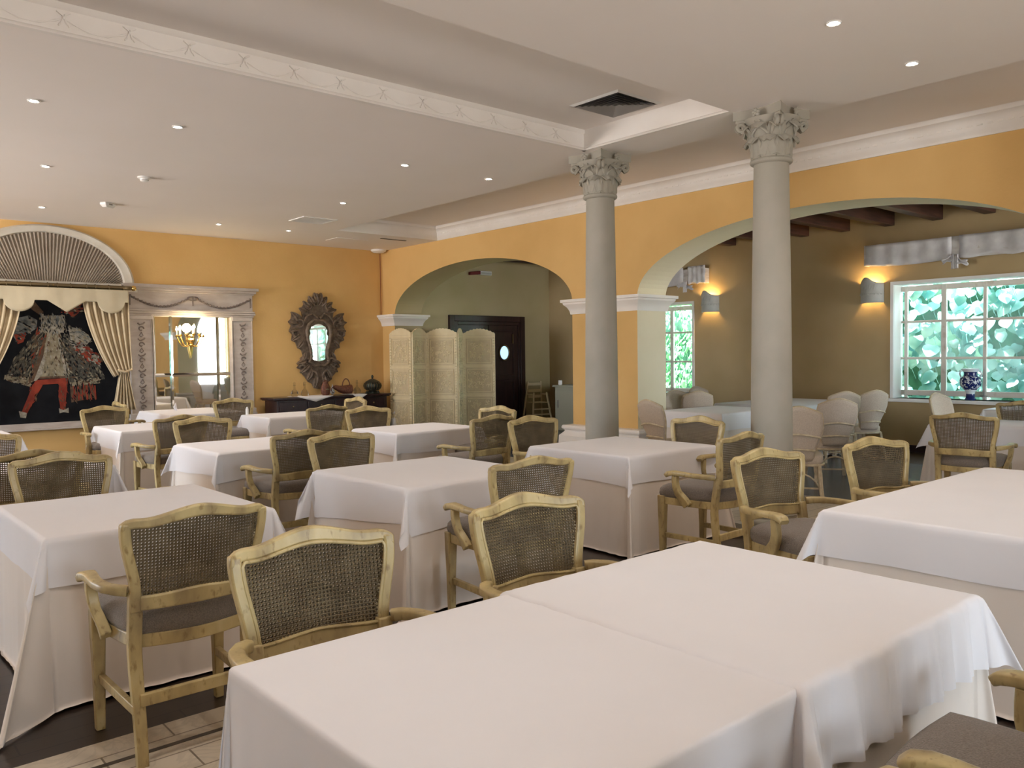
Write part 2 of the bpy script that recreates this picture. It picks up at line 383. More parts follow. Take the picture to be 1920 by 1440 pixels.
while x > -4.3:
    y = 5.715-.018; z = Z0+.115
    for s in (-1, 1):
        bw.tube([(x+s*(.004+.036*sin(pi*t)), y-.004, z+.012+.03*t*(1.2-t)+.014*sin(pi*t)) for t in [i/7 for i in range(8)]], .005, 5)
        bw.tube([(x+s*.03*t, y-.003, z-.055*t+.006*sin(9*t)) for t in [i/5 for i in range(6)]], .005, 5)
        bw.tube([(x+s*(.02+.17*t), y, z-.012-.05*sin(pi*t*.5)) for t in [i/6 for i in range(7)]], [.005+.003*sin(i*2) for i in range(7)], 5)
    bw.ball((x, y-.004, z), .011)
    x -= .385
struct('trim_5', bw, 'trim')
# imposts and plinths round the piers
def impost(mb, y0, y1, x0=XB, x1=XB2, zt=ZS+.02, h=.21, left=True, right=True):
    pr = [(0, 0), (.02, .0), (.03, .05), (.055, .10), (.095, .14), (.10, .165), (.125, .17), (.125, .21), (0, .21)]
    secs = []
    for p, q in pr:
        a = p if left else 0; b = p if right else 0
        secs.append([(x0-p, y0-a, zt-h+q), (x1+p, y0-a, zt-h+q), (x1+p, y1+b, zt-h+q), (x0-p, y1+b, zt-h+q)])
    mb.section(None, secs)
im = MB(); impost(im, 7.2, 8.42); struct('trim_6', im, 'trim', sharp=25)
im = MB(); impost(im, 13.1, YA, x1=XB2, right=False); struct('trim_7', im, 'trim', sharp=25)
im = MB(); impost(im, 1.2, 2.2); struct('trim_8', im, 'trim', sharp=25)
for nm, (a, b) in {'trim_9': (7.2, 8.42), 'trim_10': (13.1, YA), 'trim_11': (1.0, 2.2)}.items():
    pl = MB(); secs = []
    for p, zz in ((.16, .0), (.16, .12), (.15, .34), (.09, .40), (.09, .42), (.12, .44), (.125, .46), (.11, .49), (.02, .50), (0, .50)):
        bb_ = 0 if b == YA else p
        secs.append([(XB-p, a-p, zz), (XB2+p, a-p, zz), (XB2+p, b+bb_, zz), (XB-p, b+bb_, zz)])
    pl.section(None, secs); struct(nm, pl, 'trim', sharp=25)

# beams of the alcove
k = 0
for i in range(24):
    y = 4.955-.69*11+.69*i
    if y > YD-.1 or y < -3.3: continue
    b = MB(); b.box(XB2, XW, y-.075, y+.075, 3.385, 3.60)
    k += 1
    o = b.build('ceiling_beam', 'beam', bevel=.008)
    if y > 8.5: l = 'dark wooden ceiling beam behind the far arch' if y > 12 else 'dark wooden ceiling beam deep in the alcove, behind the pier'
    else: l = 'dark wooden ceiling beam seen through the wide arch'
    if abs(y-4.955) < .1: l = 'dark wooden ceiling beam rightmost of those seen under the wide arch'
    elif abs(y-5.645) < .1: l = 'dark wooden ceiling beam, second from right under the wide arch'
    elif abs(y-6.335) < .1: l = 'dark wooden ceiling beam, third from right under the wide arch'
    elif abs(y-7.025) < .1: l = 'dark wooden ceiling beam just right of the nearer column, fourth from right'
    tag(o, l, 'beam', 'dark beams of the alcove ceiling')

# ------------------------------------------------------------------ windows and the garden
def window(n, y0, y1, z0, z1, ys, zs):
    root = MB(); t = .045
    # painted trim round the opening, on the wall face
    root.box(XW-.02, XW+.02, y0-t, y0, z0-t, z1+t); root.box(XW-.02, XW+.02, y1, y1+t, z0-t, z1+t); root.box(XW-.02, XW+.02, y0, y1, z1, z1+t)
    root.box(XW-.06, XW+.30, y0-t-.03, y1+t+.03, z0-.05, z0)
    for yy in (y0, y1): root.box(XW, XW+.30, yy-.004 if yy == y1 else yy, yy if yy == y1 else yy+.004, z0, z1)
    root.box(XW, XW+.30, y0, y1, z1-.004, z1)
    o = struct('window_%d' % n, root, 'white', bevel=.004)
    fr = MB(); X0, X1 = XW+.23, XW+.28
    for i, yy in enumerate(ys):
        wd_ = .035 if i % 2 else .022
        fr.box(X0, X1, yy-wd_, yy+wd_, z0, z1-.03)
    for i, zz in enumerate(zs):
        h = .04 if i in (0, len(zs)-1) else .018
        fr.box(X0+.005, X1-.005, y0+.01, y1-.01, zz-h, zz+h)
    f = fr.build('window_frame', 'winframe', o, bevel=.004)
    g = MB(); g.box(XW+.25, XW+.256, y0+.02, y1-.02, z0+.02, z1-.04); g.build('glass_pane', 'glass', o)
    for yy in ys[2:5:2]:
        h = MB(); h.tube([(X0-.01, yy, z0+.05), (X0-.02, yy, z0+.14)], .008); h.box(X0-.02, X0, yy-.05, yy+.05, z0+.055, z0+.065); h.build('window_latch', 'greypaint', f)
    return o
window(1, 9.27, 10.6, .76, 2.42, [9.30, 9.93, 10.56], [.80, 1.345, 1.90, 2.36])
window(2, 1.9, 5.58, .79, 2.50, [5.50, 4.955, 4.40, 3.85, 3.29, 2.74, 2.20, 1.94], [.87, 1.39, 1.94, 2.44])
def added_window(n, axis, a, b, z0, z1, t):  # windows out of view, added and sized to bring in daylight
    mb = MB()
    def bx(p, q, c, d):
        if axis == 'y': mb.box(p, q, t-.03, t+.03, c, d)
        else: mb.box(t-.03, t+.03, p, q, c, d)
    bx(a, a+.06, z0, z1); bx(b-.06, b, z0, z1); bx(a, b, z0, z0+.06); bx(a, b, z1-.06, z1); bx((a+b)/2-.03, (a+b)/2+.03, z0, z1); bx(a, b, 1.9, 1.94)
    struct('window_%d' % n, mb, 'white')
n = 3
for a, b in REAR: added_window(n, 'y', a, b, .9, 2.3, -3.65); n += 1
added_window(n, 'y', 9.3, 12.3, .5, 3.1, -3.65); n += 1
for a, b in ((8.2, 12.6),): added_window(n, 'x', a, b, .55, 2.95, -4.65); n += 1

gd = MB(); gd.box(12.8, 30, -12, 24, -.3, -.2); o = gd.build('garden_ground', 'grass'); o['kind'] = 'structure'
def heart(L, W):
    out = [(0, 0), (.30, -.12), (.50, .05), (.52, .30), (.40, .58), (.18, .84), (0, 1.0), (-.18, .84), (-.40, .58), (-.52, .30), (-.50, .05), (-.30, -.12)]
    vs = [(0, 0, .35*L*.12)]
    mid = (0, .35*L, 0); vs = [mid]
    for x_, y_ in out: vs.append((x_*W, y_*L, -.18*abs(x_)*W-.10*y_*y_*L))
    fs = [(0, i+1, (i+1) % 12+1) for i in range(12)]
    return vs, fs
def foliage(name, m, x0, x1, y0, y1, z0, z1, n, L, W, label, cat, seed):
    rr = random.Random(seed); mb = MB(); hv, hf = heart(L, W)
    for i in range(n):
        y = rr.uniform(y0, y1); z = rr.uniform(z0, z1); x = rr.uniform(x0, x1)
        sc_ = rr.uniform(.65, 1.25)
        # blade hangs down, its face looking to the window and up
        Rm = Matrix.Translation((x, y, z)) @ Matrix.Rotation(radians(90)+rr.uniform(-.5, .5), 4, 'Z') @ Matrix.Rotation(radians(rr.uniform(-84, -50)), 4, 'X') @ Matrix.Rotation(rr.uniform(-.45, .45), 4, 'Z') @ Matrix.Scale(sc_, 4)
        s0 = len(mb.v); mb.add(hv, hf); mb.xf(Rm, s0)
        if i % 3 == 0: mb.tube([(x, y, z), (x+.05, y+.03, z-.15), (x+.1, y-.03, z-.35)], .004, 4)
    o = mb.build(name, m, sharp=60); tag(o, label, cat, kind='stuff'); return o
foliage('climbing_ivy', 'leaf', 13.25, 13.62, 1.0, 7.2, -.1, 2.85, 1150, .19, .20, 'large pale green heart-shaped ivy leaves filling the big window view', 'ivy', 3)
foliage('garden_shrub', 'leaf2', 13.3, 14.6, 8.6, 14.2, -.1, 3.0, 4400, .10, .05, 'fine feathery green garden foliage seen through the small window', 'foliage', 5)
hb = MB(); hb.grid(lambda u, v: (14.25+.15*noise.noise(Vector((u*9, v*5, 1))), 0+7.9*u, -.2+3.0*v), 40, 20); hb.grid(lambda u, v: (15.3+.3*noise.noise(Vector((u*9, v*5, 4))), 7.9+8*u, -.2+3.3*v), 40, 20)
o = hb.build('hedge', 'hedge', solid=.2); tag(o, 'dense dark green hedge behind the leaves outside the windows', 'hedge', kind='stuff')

# ------------------------------------------------------------------ door
def door():
    o = MB()   # casing
    for x0, x1, z0, z1 in ((9.74, 9.86, 0, 2.32), (11.60, 11.73, 0, 2.32), (9.86, 11.60, 2.20, 2.32)): o.box(x0, x1, YD-.06, YD+.02, z0, z1)
    o.box(9.86, 9.95, YD-.045, YD, 0, 2.20); o.box(11.55, 11.60, YD-.045, YD, 0, 2.20); o.box(9.95, 11.55, YD-.045, YD, 2.13, 2.20)
    root = struct('door_1', o, 'mahog', bevel=.006)
    for i, (a, b) in enumerate(((9.95, 10.745), (10.755, 11.55))):
        lf = MB(); lf.box(a, b, YD-.03, YD-.002, 0.005, 2.13)
        for z0, z1 in ((.12, .98), (1.08, 2.02)):
            lf.box(a+.12, a+.15, YD-.042, YD-.03, z0, z1); lf.box(b-.15, b-.12, YD-.042, YD-.03, z0, z1)
            lf.box(a+.15, b-.15, YD-.042, YD-.03, z0, z0+.03); lf.box(a+.15, b-.15, YD-.042, YD-.03, z1-.03, z1)
        leaf = lf.build('door_leaf', 'mahog', root, bevel=.004)
        c = ((a+b)/2, 1.56)
        rg = MB(); pts = [(c[0]+.13*cos(t), YD-.045, c[1]+.155*sin(t)) for t in [2*pi*k/28 for k in range(29)]]
        rg.tube(pts, .018, 8); ring = rg.build('porthole_rim', 'dbrass', leaf)
        gl = MB(); gl.prism([(c[0]+.12*cos(t), c[1]+.145*sin(t)) for t in [2*pi*k/28 for k in range(28)]], YD-.045, YD-.034, 'y'); gl.build('porthole_pane', 'portglow', leaf)
    h = MB(); h.box(11.38, 11.40, YD-.06, YD-.03, 1.75, 1.95); h.build('door_closer_plate', 'dbrass', root)
door()
# ------------------------------------------------------------------ columns
def column(x, y, label):
    t = thing('column', label, 'column', (x, y, 0), 0, 'corinthian columns between the rooms')
    s = MB(); s.lathe([(.205, .17), (.172, .24)]+[(.172-.030*(i/12)**1.6, .24+2.84*i/12) for i in range(13)]+[(.142, 3.09)], 40); s.build('shaft', 'stone', t)
    b = MB(); b.box(-.24, .24, -.24, .24, 0, .07); b.lathe([(.235, .07), (.245, .095), (.235, .12), (.205, .13), (.20, .15), (.215, .16), (.215, .18), (.185, .20)], 40); b.build('base', 'stone', t, sharp=50)
    c = MB()
    c.lathe([(.150, 3.075), (.168, 3.085), (.174, 3.10), (.168, 3.115), (.150, 3.125)], 36)
    c.lathe([(.140, 3.12), (.150, 3.25), (.180, 3.37), (.235, 3.44)], 32)
    # abacus with hollowed sides
    pts = []
    for q in range(4):
        for j in range(8):
            u = j/8; a = q*pi/2+pi/4
            p0 = Vector((cos(a), sin(a)))*.315; p1 = Vector((cos(a+pi/2), sin(a+pi/2)))*.315
            p = p0.lerp(p1, u); nrm = Vector((cos(a+pi/4), sin(a+pi/4)))
            pts.append(p-nrm*.05*sin(pi*u)**.8)
    c.prism([tuple(p) for p in pts], 3.445, 3.52, 'z'); c.prism([tuple(p*.93) for p in pts], 3.42, 3.445, 'z')
    def leaf(ang, z0, h, w_, r0, out, droop):
        n = 8; secs = []
        for i in range(n+1):
            u = i/n
            zz = z0+h*sin(min(u, .8)/.8*pi/2) if u < .8 else z0+h-droop*(u-.8)/.2
            rr = r0+.012+out*u**2.2
            ww_ = w_*(.75+.55*sin(pi*min(u*.9+.1, 1)))*(1 if u < .9 else .55)*(1+.22*abs(sin(u*11)))
            ring = []
            for k_ in range(7):
                v = (k_-3)/3
                dd = ww_*v/2; rad = rr+.010*(1-abs(v))+(.010 if k_ == 3 else 0)-.006*(k_ % 2)
                ring.append((rad*cos(ang)-dd*sin(ang), rad*sin(ang)+dd*cos(ang), zz-.012*abs(v)))
            for k_ in range(6, -1, -1):
                v = (k_-3)/3; dd = ww_*v/2; rad = rr-.014
                ring.append((rad*cos(ang)-dd*sin(ang), rad*sin(ang)+dd*cos(ang), zz-.012*abs(v)-.004))
            secs.append(ring)
        c.section(None, secs)
    for k in range(8): leaf(k*pi/4+pi/8, 3.12, .17, .105, .142, .065, .045)
    for k in range(8): leaf(k*pi/4, 3.14, .26, .100, .146, .10, .05)
    for q in range(4):
        a = q*pi/2+pi/4
        for s_ in (-1, 1):
            pth = []; rad = []
            for i in range(26):
                u = i/25
                if u < .45:
                    e = u/.45; r = .155+.095*e**1.5; zz = 3.29+.125*e
                else:
                    e = (u-.45)/.55; th = e*3.6*pi/1.6; R_ = .034*(1-e*.75); r = .252+R_*sin(th); zz = 3.381+R_*cos(th)
                off = s_*.018+s_*.02*(1-min(u/.45, 1))
                pth.append((r*cos(a)-off*sin(a), r*sin(a)+off*cos(a), zz)); rad.append(.018)
            c.tube(pth, rad, 6)
        a2 = q*pi/2
        for s_ in (-1, 1):
            c.tube([((.165+.05*e)*cos(a2)-s_*(.06-.045*e+.02*sin(7*e))*sin(a2), (.165+.05*e)*sin(a2)+s_*(.06-.045*e+.02*sin(7*e))*cos(a2), 3.28+.13*e) for e in [i/10 for i in range(11)]], .010, 6)
        for dx, dz in ((0, 0), (.022, .012), (-.022, .012), (0, .026), (.018, -.012), (-.018, -.012)):
            r = .232; c.ball((r*cos(a2)-dx*sin(a2), r*sin(a2)+dx*cos(a2), 3.465+dz), .016, n=8, k=5)
    c.build('capital', 'stone', t, sharp=55)
    return t
column(6.2, 3.79, 'tall cream column with leafy capital, the nearer one on the right')
column(6.2, 5.73, 'tall cream column with leafy capital, the farther one by the pier')

# ------------------------------------------------------------------ ceiling fittings
def downlight(x, y, label, first=[None]):
    if first[0] is None:
        t = thing('downlight', label, 'ceiling light', (x, y, Z0), 0, 'recessed ceiling spotlights')
        r = MB(); r.lathe([(.030, -.001), (.045, -.001), (.047, -.006), (.040, -.010), (.028, -.006), (.026, -.001)], 20); r.build('trim_ring', 'white', t)
        b = MB(); b.lathe([(.027, -.0015), (.026, -.006), (.014, -.010), (.001, -.011)], 16); b.build('bulb', 'bulb', t)
        d = bpy.data.lights.new('downlight_beam', 'SPOT'); d.energy = SPOT_W; d.color = SPOT_C; d.spot_size = radians(120); d.spot_blend = .9; d.shadow_soft_size = .03
        l = bpy.data.objects.new('downlight_beam', d); COL.objects.link(l); l.parent = t; l.location = (0, 0, -.03)
        first[0] = t; return t
    return dup(first[0], label, (x, y, Z0))
for x, y, l in ((4.837, 2.531, 'bright recessed spotlight at top right, nearest of the ceiling lights'),
                (5.94, 2.533, 'recessed spotlight at top right, just above the nearer column'),
                (1.441, 7.223, 'recessed spotlight leftmost in the ceiling, largest on the left'),
                (2.542, 7.271, 'recessed spotlight left of centre, below the frieze band'),
                (2.0, 9.573, 'recessed spotlight at far left, middle of the column of three'),
                (2.482, 12.151, 'recessed spotlight above the arched fan panel'),
                (4.816, 12.158, 'recessed spotlight near the back wall, left of the ceiling grille'),
                (5.919, 12.128, 'small recessed spotlight just below and left of the ceiling grille'),
                (5.424, 9.539, 'recessed spotlight just above the ceiling grille'),
                (4.872, 7.268, 'recessed spotlight at mid ceiling, left one of the pair left of the columns'),
                (5.996, 7.255, 'recessed spotlight at mid ceiling, right one of the pair, nearest the far column'),
                (3.0, 2.53, 'added spotlight above the top edge of the picture, second from left of the near row'),  # this and the next two are unseen, added for room brightness
                (1.2, 2.53, 'added spotlight above the top edge of the picture, over the left foreground table'),
                (-1.0, 2.53, 'added spotlight above the top edge of the picture, at far left')):
    downlight(x, y, l)
t = thing('smoke_detector', 'round white smoke detector on the ceiling, left of centre', 'smoke detector', (2.95, 9.51, Z0), 0)
b = MB(); b.lathe([(.07, 0), (.07, -.012), (.055, -.02), (.05, -.022)], 24); b.build('mounting_plate', 'white', t)
b = MB(); b.lathe([(.045, -.022), (.042, -.045), (.03, -.052), (.002, -.054)], 24); b.build('sensor_cap', 'white', t)
b = MB(); b.lathe([(.043, -.034), (.0445, -.036), (.043, -.038)], 24); b.build('vent_slot', 'black', t)
t = thing('motion_sensor', 'small angular white sensor box on the ceiling above the fan panel', 'sensor', (3.07, 11.37, Z0), radians(35))
b = MB(); b.section(None, [[(-.09, -.045, 0), (.09, -.045, 0), (.09, .045, 0), (-.09, .045, 0)], [(-.09, -.045, -.03), (.09, -.045, -.03), (.09, .045, -.03), (-.09, .045, -.03)], [(-.06, -.03, -.06), (.06, -.03, -.06), (.06, .03, -.06), (-.06, .03, -.06)]]); b.build('housing', 'white', t, bevel=.006)
b = MB(); b.box(-.03, .03, -.048, -.044, -.028, -.012); b.build('lens', 'greypaint', t)
t = thing('ceiling_speaker', 'flat round white fitting at the ceiling corner of the room', 'ceiling fitting', (8.33, 13.36, Z0), 0)
b = MB(); b.lathe([(.14, 0), (.14, -.03), (.10, -.05), (.002, -.052)], 28); b.build('housing', 'white', t)
b = MB(); b.lathe([(.09, -.0515), (.088, -.056), (.002, -.057)], 24); b.build('grille', 'trim', t)
b = MB(); b.tube([(8.45, 13.50, 2.31), (8.455, 13.505, 2.9), (8.45, 13.50, 3.47)], .006, 6); tag(b.build('wall_cable', 'foilred'), 'thin dark cable running down the room corner to the impost', 'cable')
def diffuser(x, y, z, s, label, dark, name='air_diffuser'):
    t = thing(name, label, 'air vent', (x, y, z), 0)
    f = MB()
    for a in (0, 1, 2, 3):
        c_, s_ = cos(a*pi/2), sin(a*pi/2); s0 = len(f.v)
        f.add([(-s, -s, 0), (s, -s, 0), (s-.03, -s+.03, -.012), (-s+.03, -s+.03, -.012)], [(0, 1, 2, 3)]); f.xf(Matrix.Rotation(a*pi/2, 4, 'Z'), s0)
    f.build('frame', 'white', t)
    b = MB(); b.box(-s+.03, s-.03, -s+.03, s-.03, -.002, 0); b.build('backing', 'black', t)
    for k in range(6):
        r0 = (s-.04)*(1-k/6.3); b = MB()
        for a in range(4):
            s0 = len(b.v); d = .020
            b.add([(-r0, -r0, -.018), (r0, -r0, -.018), (r0-d, -r0+d, -.004), (-r0+d, -r0+d, -.004)], [(0, 1, 2, 3)]); b.xf(Matrix.Rotation(a*pi/2, 4, 'Z'), s0)
        b.build('louvre', 'greypaint' if dark else 'white', t)
diffuser(5.53, 4.92, 3.72, .29, 'square dark-slotted air diffuser in the raised ceiling near the columns', True)
def grille(x, y, z, sx, sy, label):
    t = thing('ceiling_grille', label, 'air vent', (x, y, z), 0)
    f = MB(); f.box(-sx, sx, -sy, -sy+.03, -.012, 0); f.box(-sx, sx, sy-.03, sy, -.012, 0); f.box(-sx, -sx+.03, -sy+.03, sy-.03, -.012, 0); f.box(sx-.03, sx, -sy+.03, sy-.03, -.012, 0); f.build('frame', 'white', t)
    b = MB(); b.box(-sx+.03, sx-.03, -sy+.03, sy-.03, -.003, 0); b.build('backing', 'greypaint', t)
    for k in range(9):
        yy = -sy+.05+(2*sy-.1)*k/8; b = MB(); b.box(-sx+.03, sx-.03, yy-.006, yy+.006, -.011, -.005); b.build('slat', 'white', t)
grille(5.76, 11.0, Z0, .27, .24, 'square slatted ceiling grille between the small spotlights')
b = MB(); b.box(6.9, 7.5, 12.35, 12.75, Z0-.008, Z0); tag(b.build('access_panel', 'ceil', bevel=.003), 'flat ceiling access panel by the back corner, beyond the grille', 'ceiling panel')
b = MB(); b.box(7.55, 8.05, 12.0, 12.05, Z0-.006, Z0); tag(b.build('slot_vent', 'black'), 'narrow dark slot in the ceiling near the corner', 'air vent')

# ------------------------------------------------------------------ tables and their cloths
def drape(px, py, hx, hy, zt, rad, k, seed, amp, drop, floor_z=None, lift=0, wl=.17):
    flat = amp > .045 and floor_z is None
    ox = max(abs(px)-hx, 0); oy = max(abs(py)-hy, 0); sx = 1 if px > 0 else -1; sy = 1 if py > 0 else -1
    cx = max(-hx, min(hx, px)); cy = max(-hy, min(hy, py))
    if ox == 0 and oy == 0: return (px, py, zt+lift+.0012*noise.noise(Vector((px*3, py*3, seed))))
    d = hypot(ox, oy); th = atan2(oy, ox)
    if d < rad*pi/2: out = rad*sin(d/rad); dz = rad*(1-cos(d/rad))
    else: out = rad; dz = rad+d-rad*pi/2
    s2 = sin(2*th) if (ox > 0 and oy > 0) else 0
    kk = k*abs(s2)**.8
    sgn = sx*sy
    fold = d/drop
    # long soft folds, stronger towards the corners
    tcoord = (cy if oy == 0 else (cx if ox == 0 else 0))
    half = hy if oy == 0 else hx
    near = abs(tcoord)/half if half else 0
    edge = (1 if ox > 0 else -1)
    side = (sx*1.0 if ox > oy else sy*2.3)
    nz = noise.noise(Vector((tcoord/wl, side*3.1+seed, .0)))+.5*noise.noise(Vector((tcoord/(wl*.45), side*5+seed, 3)))
    a = amp*fold*(.35+.65*near**3) if not flat else amp*fold**.6*(1 if near < .97 else .5)
    f = a*(nz+.55) if s2 == 0 else a*.5
    bulge = d*kk
    down = dz-(d-sqrt(max(d*d-bulge*bulge, 0)))*.9
    z = zt+lift-down
    tw = .12*d*s2*sgn*noise.noise(Vector((seed, sx*2.0, sy*3.0)))*3
    X = cx+sx*out*cos(th)+sx*bulge*.707+sx*f*cos(th)**2 - sx*tw*.5
    Y = cy+sy*out*sin(th)+sy*bulge*.707+sy*f*sin(th)**2 + sy*tw*.5
    if s2 > 0:   # small pleat lines running down the corner
        rip = .010*fold*sin(th*10+seed)
        X += sx*rip; Y -= sy*rip
    if floor_z is not None and z < floor_z:
        ex = floor_z-z; q = .55*ex
        X += sx*q*cos(th); Y += sy*q*sin(th); z = floor_z+.012*abs(sin(ex*30+th*9))*min(1, ex*20)
    z += .010*fold*noise.noise(Vector((tcoord*2.5, side, seed)))
    return (X, Y, z)

def cloth_mesh(W, D, drop, zt, step, rad=.012, k=.38, seed=0, amp=.02, rot=0, off=(0, 0), lift=0, floor_z=None, wl=.17):
    hx, hy = W/2, D/2; cw, cd = W/2+drop, D/2+drop
    def ax(h, c):
        a = []; n = max(2, int(2*h/step)); a += [-h+2*h*i/n for i in range(n+1)]
        m = max(3, int((c-h)/(step*.8))); extra = [h+.004, h+.010, h+.018]+[h+.018+(c-h-.018)*(i/m) for i in range(1, m+1)]
        return [-e for e in reversed(extra)]+a+extra
    us, vs = ax(hx, cw), ax(hy, cd); co, si = cos(rot), sin(rot); V = []; F = []
    for v in vs:
        for u in us:
            px, py = u*co-v*si+off[0], u*si+v*co+off[1]
            V.append(drape(px, py, hx, hy, zt, rad, k, seed, amp, drop, floor_z, lift, wl))
    n = len(us)
    for j in range(len(vs)-1):
        for i in range(n-1): F.append((j*n+i, j*n+i+1, (j+1)*n+i+1, (j+1)*n+i))
    mb = MB(); mb.add(V, F); return mb

def table(x0, x1, y0, y1, where, seed, top=True, rot=0, off=(0, 0), step=.03, drop=.225, amp=.012, k=.40, wl=.17, kskirt=.16, skirt=True, skdrop=.77):
    cx, cy, W, D = (x0+x1)/2, (y0+y1)/2, x1-x0, y1-y0
    t = thing('dining_table', 'dining table under white cloths, '+where, 'table', (cx, cy, 0), 0, 'cloth covered dining tables')
    b = MB(); b.box(-W/2+.006, W/2-.006, -D/2+.006, D/2-.006, .72, .745); b.build('tabletop', 'twig', t, bevel=.003)
    for sx in (-1, 1):
        for sy in (-1, 1):
            l = MB(); X, Y = sx*(W/2-.09), sy*(D/2-.09); l.box(X-.03, X+.03, Y-.03, Y+.03, 0, .72); l.build('leg', 'twig', t, bevel=.004)
    if skirt:
        o = cloth_mesh(W, D, skdrop if not isinstance(skdrop, tuple) else skdrop[0], .749, step*1.15, seed=seed+11, amp=.045, k=kskirt, floor_z=.012, wl=.11).build('long_tablecloth', 'skirt' if top else 'cloth', sharp=180)
        o.location = (cx, cy, 0); tag(o, ('long ivory undercloth hanging to the floor, ' if top else 'long white tablecloth hanging to the floor, ')+where, 'tablecloth', 'long floor length tablecloths')
    if top:
        o = cloth_mesh(W, D, drop, .755, step, seed=seed, amp=amp, rot=rot, off=off, k=k, lift=.003, rad=.02, wl=wl).build('tablecloth', 'cloth', sharp=180)
        o.location = (cx, cy, 0); tag(o, 'short white top cloth with hanging corners, '+where, 'tablecloth', 'short white top cloths')
    return t
table(.80, 1.712, .98, 1.99, 'nearest table at the bottom centre', 1, top=False, step=.018, kskirt=.12)
table(1.716, 2.73, .975, 1.99, 'right half of the nearest pair', 2, step=.011, amp=.046, drop=.225, k=.42, wl=.075)
table(3.705, 5.75, .93, 1.975, 'long table at the right edge', 3, step=.025, amp=.010, rot=.012)
table(.785, 1.79, 3.95, 5.03, 'left foreground table', 4, step=.018, k=.42, kskirt=.40, drop=.225)
table(2.63, 3.69, 3.96, 5.04, 'centre table with its cloth set askew', 5, rot=.10, off=(-.03, 0), drop=.24, k=.45, step=.022)
table(4.61, 5.66, 4.0, 5.05, 'table before the farther column', 6, step=.022, rot=-.02, k=.36, kskirt=.24)
table(.75, 1.70, 6.40, 7.30, 'second row, at the left edge', 7)
table(2.54, 3.52, 6.52, 7.50, 'second row, left of centre', 8, rot=.05)
table(4.44, 5.47, 6.83, 7.65, 'in front of the folding screen', 9, rot=-.03, amp=.03)
table(2.57, 3.62, 9.23, 10.25, 'back left, below the painting', 10)
table(4.49, 5.72, 9.82, 10.66, 'back row, in front of the sideboard', 12)
table(3.80, 4.80, 11.40, 12.7, 'farthest one, before the big mirror', 13)
table(.62, 1.66, 9.45, 10.42, 'far left edge of the picture', 14)
table(8.60, 9.85, 5.95, 6.90, 'in the alcove behind nearer column', 15, k=.3)
table(10.35, 11.28, 5.95, 7.25, 'in the alcove, left of the two farther ones', 16, drop=.25)
table(11.31, 12.15, 5.95, 7.25, 'in the alcove, right of the two farther ones', 17, drop=.25)
table(9.02, 10.05, 2.55, 3.62, 'in the alcove at the right edge', 18, k=.45, rot=.06)
table(11.3, 12.2, 2.9, 3.9, 'in the alcove under the big window', 19)
nb = MB(); nb.section(None, [[(-.001, -.06, 0), (.001, -.06, 0), (.001, .06, 0), (-.001, .06, 0)], [(-.03, -.03, .05), (.0, -.03, .05), (.0, .03, .05), (-.03, .03, .05)], [(-.001, -.002, .12), (.001, -.002, .12), (.001, .002, .12), (-.001, .002, .12)]])
o = nb.build('folded_napkin', 'wfab'); o.location = (3.62+.55, 12.3, .762); tag(o, 'small folded white napkin standing on the farthest table before the mirror', 'napkin')

